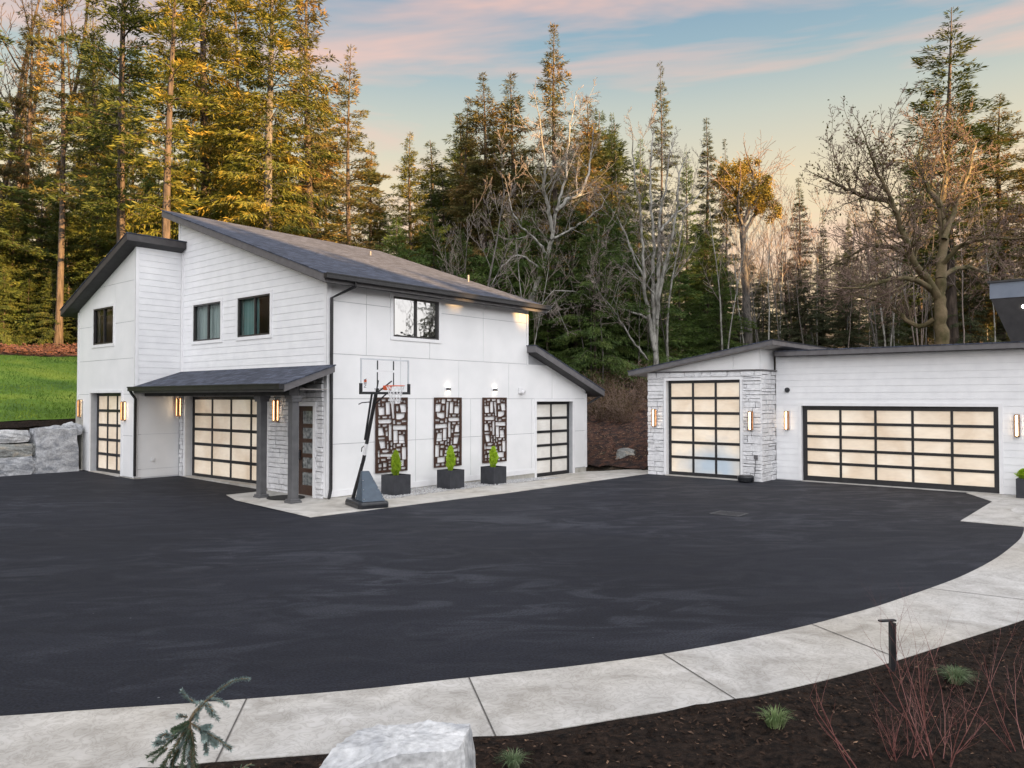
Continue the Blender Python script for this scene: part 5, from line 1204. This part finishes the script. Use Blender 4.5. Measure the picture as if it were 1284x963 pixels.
GB = 'thin pale stems of the bare grove behind the right garage'; LB = 'thin pale-stemmed bare tree in the grove behind the right garage'
for i in range(46):
    px = tr_r.uniform(925,1100) if i < 26 else tr_r.uniform(1095,1300)
    Y = tr_r.uniform(46,66); yt = tr_r.uniform(235,345)
    bare(px, yt, Y, 'thin', tr_r.randint(0,2), LB, GB, bark=tr_r.choice(['bark_white','bark_white','bark_grey','twig']), twig='twig_brown' if 960 < px < 1060 else 'twig', lean=tr_r.uniform(-.05,.05))
for i in range(9):
    bare(tr_r.uniform(560,880), tr_r.uniform(250,370), tr_r.uniform(40,50), 'thin', tr_r.randint(0,2), 'thin grey bare tree among the dark evergreens in the middle', 'thin bare trees among the middle evergreens', bark='bark_grey', lean=tr_r.uniform(-.06,.06))

# limbs given as picture-shaped polylines at real depths: the mossy maple and the golden-leaved tree
def limbed(name, label, Y, limbs, mats, seed, kids=7, dep=2, leaves=None, up=.03, minr=.014):
    r = random.Random(seed); base = at(limbs[0][0][0][0], limbs[0][0][0][1], Y); zg = hterr(base.x, Y); root = empty(name, (base.x, Y, zg)); tag(root, label, 'tree'); off = Vector((base.x, Y, zg))
    a, b = MB(), MB()
    for (pts, r0, r1, dy) in limbs:
        n_ = len(pts); w = [at(p[0], p[1], Y+dy*i/max(1,n_-1))-off for i, p in enumerate(pts)]
        w = [Vector((q.x,q.y,q.z)) for q in w]; d_ = resample3(w, max(8, n_*4)); m_ = len(d_); rs = [r0+(r1-r0)*i/(m_-1) for i in range(m_)]
        d_ = [q+Vector((r.uniform(-.06,.06), r.uniform(-.1,.1), r.uniform(-.05,.05)))*min(1,i/3) for i, q in enumerate(d_)]
        a.tube(d_, rs, 8, cap=False)
        if r1 < .12:
            for i in range(m_//4, m_-1):
                for _ in range(kids and (1 if r.random() < kids/8 else 0)+(1 if r.random() < kids/12 else 0)):
                    d = (d_[i+1]-d_[i]).normalized(); an = r.uniform(0,6.28); o_ = d.orthogonal().normalized(); q = d.cross(o_)
                    dd = (d*.6+o_*math.cos(an)*.8+q*math.sin(an)*.8+Vector((0,0,.25))).normalized(); grow(a, b, d_[i], dd, r.uniform(1.2,3.6), max(minr, rs[i]*.30), dep, r, up, .16, 6, .8, 5, .2, minr)
            grow(a, b, d_[-1], (d_[-1]-d_[-2]).normalized(), r.uniform(1.5,2.5), r1, dep, r, up, .16, 6, .8, 5, .1, minr)
    a.build('trunk', M[mats[0]], root, smooth=True); cr = b.build('branches', M[mats[1]], root, smooth=True)
    if leaves:
        g = np.random.default_rng(seed); V = np.array(b.v); sel = V[g.integers(0, len(V), leaves[1])]+g.normal(0,.12,(leaves[1],3))
        if leaves[2] is not None: sel = sel[sel[:,2] > leaves[2]]
        n_ = len(sel); D = g.normal(0,1,(n_,3)); D /= np.linalg.norm(D,axis=1)[:,None]; S = np.cross(D, g.normal(0,1,(n_,3))); S /= np.linalg.norm(S,axis=1)[:,None]; L_ = g.uniform(.10,.20,n_)
        o = bpy.data.objects.new('crown', quads_mesh('crown', sel, D, S, L_, L_*.3, M[leaves[0]])); COL.objects.link(o); o.parent = root
    return root
def resample3(v, n):
    d = [0]
    for a, b in zip(v, v[1:]): d.append(d[-1]+(b-a).length)
    out = []
    for i in range(n):
        t = d[-1]*i/(n-1); k = max(j for j in range(len(d)) if d[j] <= t+1e-9); k = min(k, len(d)-2); u = (t-d[k])/(d[k+1]-d[k])
        p0 = v[max(k-1,0)]; p1 = v[k]; p2 = v[k+1]; p3 = v[min(k+2,len(v)-1)]; out.append(.5*((2*p1)+(-p0+p2)*u+(2*p0-5*p1+4*p2-p3)*u*u+(-p0+3*p1-3*p2+p3)*u**3))
    return out
limbed('maple_tree', 'big bare mossy tree with thick trunk and wide spreading limbs at right', 42, [
  ([(1181,450),(1181,420),(1178,385),(1180,350)], .40, .28, 0), ([(1180,350),(1183,300),(1180,260),(1186,215),(1180,175)], .30, .05, 2),
  ([(1176,372),(1160,345),(1145,325),(1130,285),(1115,245),(1100,215),(1090,190)], .24, .05, -3), ([(1145,325),(1120,312),(1095,308),(1070,318),(1045,330)], .15, .05, 2),
  ([(1118,252),(1090,248),(1065,238),(1042,228)], .18, .05, -2), ([(1170,365),(1150,352),(1120,350),(1095,357),(1070,362)], .18, .05, -3),
  ([(1172,400),(1150,410),(1125,390),(1100,378),(1075,372)], .15, .05, 3), ([(1183,330),(1205,308),(1235,300),(1262,298)], .15, .05, -3),
  ([(1184,345),(1210,335),(1240,345),(1275,365)], .14, .05, 3), ([(1184,300),(1200,255),(1215,215),(1222,180)], .16, .05, 2), ([(1180,260),(1160,225),(1150,190)], .18, .05, 1)],
  ('bark_moss','twig_brown'), 5, kids=11, dep=2, leaves=('cedar',5200,8.0), minr=.011)
limbed('madrona_tree', 'round golden-leaved crown on a grey trunk above the bare grove', 52, [
  ([(938,440),(936,380),(932,320),(930,280)], .30, .20, 0), ([(930,280),(925,255),(918,235)], .15, .06, 1), ([(931,282),(942,255),(945,225),(940,208)], .18, .05, -1), ([(934,290),(952,262),(960,240)], .14, .05, 1), ([(936,268),(948,240),(952,220)], .12, .05, 2),([(932,285),(925,262),(928,225)], .12, .05, -2)],
  ('bark_grey','twig_brown'), 9, kids=4, dep=1, leaves=None, up=.02)

limbed('alder_tree', 'leaning pale-limbed bare tree with forked trunk right of the main roof', 43, [
  ([(664,385),(672,358),(687,320),(693,287),(699,258),(709,224),(712,190),(716,150)], .15, .03, 1), ([(692,290),(688,262),(682,233),(684,205),(678,170)], .12, .04, -2),
  ([(697,265),(712,250),(728,243),(738,215),(742,190)], .11, .04, 2), ([(687,322),(672,300),(655,285),(640,262)], .09, .03, -2), ([(680,340),(662,325),(645,322),(628,335)], .07, .03, -2), ([(690,300),(712,290),(735,275),(750,262)], .07, .03, 2)],
  ('bark_white','twig'), 31, kids=2.4, dep=2, minr=.009)
limbed('alder_tree', 'tall pale tree with several upright stems above the left corner of the right garage roof', 44, [
  ([(822,470),(822,416),(825,362),(826.5,308),(828,265),(836,232),(840,190)], .17, .035, 1), ([(821,440),(814,400),(807.6,351),(806,302),(803,259),(797,227),(792,185)], .12, .03, -1),
  ([(820,430),(819,362),(820,316),(818,276),(815,227),(818,175)], .14, .04, 2), ([(824,400),(829,359),(836,324),(842,302),(849,254),(852,215)], .11, .04, -2),
  ([(813,400),(790,390),(764,386),(724,367),(690,366)], .07, .025, -3), ([(812,452),(805,443),(785,415),(770,389),(755,372)], .07, .025, -3), ([(806,345),(790,310),(780,285),(768,262)], .07, .03, 2), ([(828,290),(846,268),(862,258),(880,240)], .07, .03, 2)],
  ('bark_white','twig'), 33, kids=2.6, dep=2, minr=.009)
md = [o for o in bpy.data.objects if o.name.startswith('madrona_tree')][0]; g = np.random.default_rng(44)
Cn = []
for (lx, ly, lr, k_) in ((922,222,1.25,26),(948,240,1.35,30),(930,258,1.2,22),(902,226,.8,10),(962,262,.9,12),(940,212,.8,12),(915,270,.8,10)):
    cc = at(lx, ly, 52+g.uniform(-.8,.8))-md.location; m_ = 0
    while m_ < k_:
        q = g.uniform(-1,1,3)
        if .3 < np.linalg.norm(q) < 1: Cn.append(np.array([cc.x, cc.y, cc.z])+q*lr*np.array([1.1,1.1,.85])); m_ += 1
Cn = np.array(Cn); idx = g.integers(0, len(Cn), 17000); P_ = Cn[idx]+g.normal(0,.17,(17000,3))*g.uniform(.5,1.5,len(Cn))[idx][:,None]; D_ = g.normal(0,1,P_.shape); D_ /= np.linalg.norm(D_,axis=1)[:,None]; S_ = np.cross(D_, g.normal(0,1,D_.shape)); S_ /= np.linalg.norm(S_,axis=1)[:,None]; L__ = g.uniform(.09,.19,len(P_))
o = bpy.data.objects.new('crown', quads_mesh('crown', P_, D_, S_, L__, L__*.3, M['madrona'])); COL.objects.link(o); o.parent = md
# brush at the foot of the slope and under the trees
def bush_mesh(seed, Hh, Rr, nleaf, leaf, mat, twigs):
    r = random.Random(seed); mb = MB(); dummy = MB()
    for i in range(twigs):
        a = r.uniform(0,6.28); t = r.uniform(.1,1.0); grow(mb, mb, Vector((math.cos(a)*.15,math.sin(a)*.15,-.1)), Vector((math.cos(a)*t*Rr/Hh, math.sin(a)*t*Rr/Hh, 1)).normalized(), Hh*r.uniform(.6,1.05), .022, 1, r, .0, .22, 6, .8, 5, .2, .008)
    g = np.random.default_rng(seed); V = np.array(mb.v); V = V[V[:,2] > .1*Hh]; sel = V[g.integers(0,len(V),nleaf)]+g.normal(0,.14,(nleaf,3)); D = g.normal(0,1,(nleaf,3)); D /= np.linalg.norm(D,axis=1)[:,None]; S = np.cross(D, g.normal(0,1,(nleaf,3))); S /= np.linalg.norm(S,axis=1)[:,None]; L_ = g.uniform(.6,1.3,nleaf)*leaf
    tm = bpy.data.meshes.new('stems'); tm.from_pydata(mb.v, [], mb.f); tm.materials.append(M['twig_brown']); return tm, quads_mesh('foliage', sel, D, S, L_, L_*.3, M[mat])
BU = {'brush': [bush_mesh(3,2.0,1.5,1300,.09,'brush',34), bush_mesh(4,1.8,1.6,1100,.09,'brush',32)], 'salal': [bush_mesh(5,1.9,1.6,5200,.16,'salal',18), bush_mesh(6,1.6,1.7,5000,.16,'salal',16)]}
def bush(px, ytop, Y, kind, idx, label, group, name='shrub'):
    tp = at(px, ytop, Y); zg = hterr(tp.x, Y); s = max(.4, (tp.z-zg)/2.0); root = empty(name, (tp.x, Y, zg-.05), tr_r.uniform(0,6.28)); root.scale = (s,s,s); tag(root, label, 'shrub', group)
    for nm, me in zip(('stems','foliage'), BU[kind][idx]): o = bpy.data.objects.new(nm, me); COL.objects.link(o); o.parent = root
for i, (px, yt, Y) in enumerate(((742,452,38),(758,462,36.5),(775,448,38.5),(792,458,37),(808,446,39),(765,432,42),(800,428,43),(735,436,41),(828,452,39),(782,470,35.5))):
    bush(px, yt+24, Y, 'brush', i % 2, 'tangled brown brush at the top of the mulched slope between the buildings', 'brush above the mulched slope', 'brush')
for i in range(24):
    px = -40+i*23+tr_r.uniform(-8,8) if i < 9 else 200+(i-9)*40
    Y = 50.2+tr_r.uniform(0,2) if i < 9 else 50+tr_r.uniform(0,4)
    bush(px, 392+tr_r.uniform(-12,16), Y, 'salal', i % 2, 'green understory bush at the foot of the wood above the lawn' if i < 9 else 'green understory bush at the foot of the wood behind the buildings', 'green bushes above the lawn' if i < 9 else 'green bushes behind the buildings', 'understory_bush')

# ================================================================== ADDED UNSEEN WOOD BEHIND THE CAMERA (shaped to cast the evening shade)
SEL = R(9.0); SD = Vector((.8,-.6,0)); PERP = Vector((.6,.8,0))
def hoc(w):  # crest heights of the added wood, set by where sunlight should land
    pts = [(-200,27),(8,26),(13.5,26.5),(16,24.5),(19,22.6),(22,22.2),(23.6,21.9),(24.6,21.0),(25.3,19.0),(26.8,18.1),(27.8,33),(32.5,34),(33.6,30),(34.6,36),(36.4,36),(36.9,29),(38.2,29),(39.2,40),(45.5,40),(48,28),(56,27),(62,29),(120,30)]
    for (a, b) in zip(pts, pts[1:]):
        if a[0] <= w <= b[0]: return a[1]+(b[1]-a[1])*(w-a[0])/(b[0]-a[0])
    return 24
wd = MB(); w_r = random.Random(31); D0 = 74.0
w = -60.0
while w < 66:
    for row in range(4):
        ww = w+w_r.uniform(-1.0,1.0); dd = D0+row*3.5+w_r.uniform(-1,1); Q = SD*dd+PERP*ww; top = hoc(ww)*w_r.uniform(.93,1.01)-(row*.2); b0 = -.5; rad = w_r.uniform(2.2,3.2)
        tiers = 9; prev = None
        for t in range(tiers):
            z0 = b0+(top-b0)*t/tiers; z1 = b0+(top-b0)*min(1,(t+1.6)/tiers); rr = rad*(1-t/tiers)**.42+.15; nsd = 9; k = len(wd.v)
            wd.v += [(Q.x+math.cos(6.283*j/nsd+t)*rr*w_r.uniform(.6,1.15), Q.y+math.sin(6.283*j/nsd+t)*rr*w_r.uniform(.6,1.15), z0+w_r.uniform(-.5,.5)) for j in range(nsd)]+[(Q.x,Q.y,z1)]
            wd.f += [(k+j, k+(j+1)%nsd, k+nsd) for j in range(nsd)]
    w += 1.25
o = wd.build('shade_wood', M['fir']); tag(o, 'added unseen conifer wood behind the viewer, shaped to block the low sun', 'wood', kind='stuff')

# ================================================================== CAMERA, SUN, SKY
cam_d = bpy.data.cameras.new('camera'); cam = bpy.data.objects.new('camera', cam_d); COL.objects.link(cam); scene.camera = cam
cam.location = (0,0,H); cam.rotation_euler = (math.pi/2+TH, 0, 0)
cam_d.sensor_width = 36; cam_d.sensor_fit = 'HORIZONTAL'; cam_d.lens = F/1284*36; cam_d.shift_y = -(963/2-CY)/1284; cam_d.clip_start = .1; cam_d.clip_end = 2000
sl = bpy.data.lights.new('sun', 'SUN'); sl.energy = 4.8; sl.angle = R(.5); sl.color = (1.0,.60,.25)
so = bpy.data.objects.new('sun', sl); COL.objects.link(so)
sdir = Vector((SD.x*math.cos(SEL), SD.y*math.cos(SEL), math.sin(SEL))); so.rotation_euler = (-sdir).to_track_quat('-Z','Y').to_euler()
wo = bpy.data.worlds.new('World'); scene.world = wo; wo.use_nodes = True; n = wo.node_tree.nodes; l = wo.node_tree.links
GLOW = 2.55
bg = n['Background']; sky = n.new('ShaderNodeTexSky'); sky.sky_type = 'NISHITA'; sky.sun_disc = False; sky.sun_elevation = SEL; sky.sun_rotation = math.atan2(SD.x, SD.y); sky.air_density = 1.0; sky.dust_density = 1.2; sky.ozone_density = 1.5
tc = n.new('ShaderNodeTexCoord')
# thin evening cloud in bands, lit pink
sx = n.new('ShaderNodeSeparateXYZ'); l.new(tc.outputs['Generated'], sx.inputs[0])
def mth(op, a, b=None):
    m = n.new('ShaderNodeMath'); m.operation = op
    for s_, v in zip(m.inputs, (a, b)):
        if v is None: continue
        if hasattr(v, 'links'): l.new(v, s_)
        else: s_.default_value = v
    return m.outputs[0]
mp = n.new('ShaderNodeMapping'); mp.inputs['Location'].default_value = (3.7,1.6,.1); mp.inputs['Scale'].default_value = (1.2,1.2,8.5); mp.inputs['Rotation'].default_value = (R(4),R(-9),0); l.new(tc.outputs['Generated'], mp.inputs[0])
no = n.new('ShaderNodeTexNoise'); no.inputs['Scale'].default_value = 1.55; no.inputs['Detail'].default_value = 5; no.inputs['Roughness'].default_value = .56; no.inputs['Distortion'].default_value = .4; l.new(mp.outputs[0], no.inputs[0])
cl = n.new('ShaderNodeValToRGB'); cl.color_ramp.elements[0].position = .47; cl.color_ramp.elements[1].position = .66; l.new(no.outputs[0], cl.inputs[0])
# base colour of the dusk sky by height: peach at the horizon, teal then blue above
gr = n.new('ShaderNodeValToRGB'); e = gr.color_ramp.elements
SKY = [(0.0,(.90,.64,.38)),(.15,(.92,.69,.42)),(.26,(.84,.70,.46)),(.34,(.58,.60,.51)),(.41,(.32,.45,.51)),(.50,(.17,.31,.46)),(1.0,(.40,.46,.55))]
while len(e) < len(SKY): e.new(.5)
for k_, (p, c_) in enumerate(SKY): e[k_].position = p; e[k_].color = c4(c_)
l.new(sx.outputs[2], gr.inputs[0])
m1 = n.new('ShaderNodeMix'); m1.data_type = 'RGBA'; l.new(mth('MULTIPLY', cl.outputs[0], .80), m1.inputs['Factor']); l.new(gr.outputs[0], m1.inputs[6]); m1.inputs[7].default_value = (.93,.57,.45,1)
# the sunset side of the sky is several times brighter than the side the picture shows
dt = n.new('ShaderNodeVectorMath'); dt.operation = 'DOT_PRODUCT'; l.new(tc.outputs['Generated'], dt.inputs[0]); dt.inputs[1].default_value = (.45,-.88,.25)
glow = n.new('ShaderNodeMapRange'); glow.interpolation_type = 'SMOOTHSTEP'; l.new(dt.outputs['Value'], glow.inputs[0]); glow.inputs[1].default_value = -.25; glow.inputs[2].default_value = .75; glow.inputs[3].default_value = 0; glow.inputs[4].default_value = 1
m2 = n.new('ShaderNodeMix'); m2.data_type = 'RGBA'; l.new(glow.outputs[0], m2.inputs['Factor']); l.new(m1.outputs[2], m2.inputs[6]); m2.inputs[7].default_value = (GLOW*.965,GLOW*.96,GLOW*.985,1)
sc_ = n.new('ShaderNodeMix'); sc_.data_type = 'RGBA'; sc_.blend_type = 'MULTIPLY'; sc_.inputs['Factor'].default_value = 1; l.new(m2.outputs[2], sc_.inputs[6])
SKB = K/.10/.95; sc_.inputs[7].default_value = (SKB,SKB,SKB,1)
mx = n.new('ShaderNodeMix'); mx.data_type = 'RGBA'; mx.inputs['Factor'].default_value = .95; l.new(sky.outputs[0], mx.inputs[6]); l.new(sc_.outputs[2], mx.inputs[7])
l.new(mx.outputs[2], bg.inputs[0]); bg.inputs[1].default_value = .10
scene.view_settings.view_transform = 'Standard'; scene.view_settings.look = 'None'; scene.view_settings.exposure = EXPO; scene.view_settings.gamma = 1; scene.view_settings.use_curve_mapping = False
scene.cycles.max_bounces = 6; scene.cycles.diffuse_bounces = 3; scene.cycles.transparent_max_bounces = 12; scene.cycles.use_denoising = True
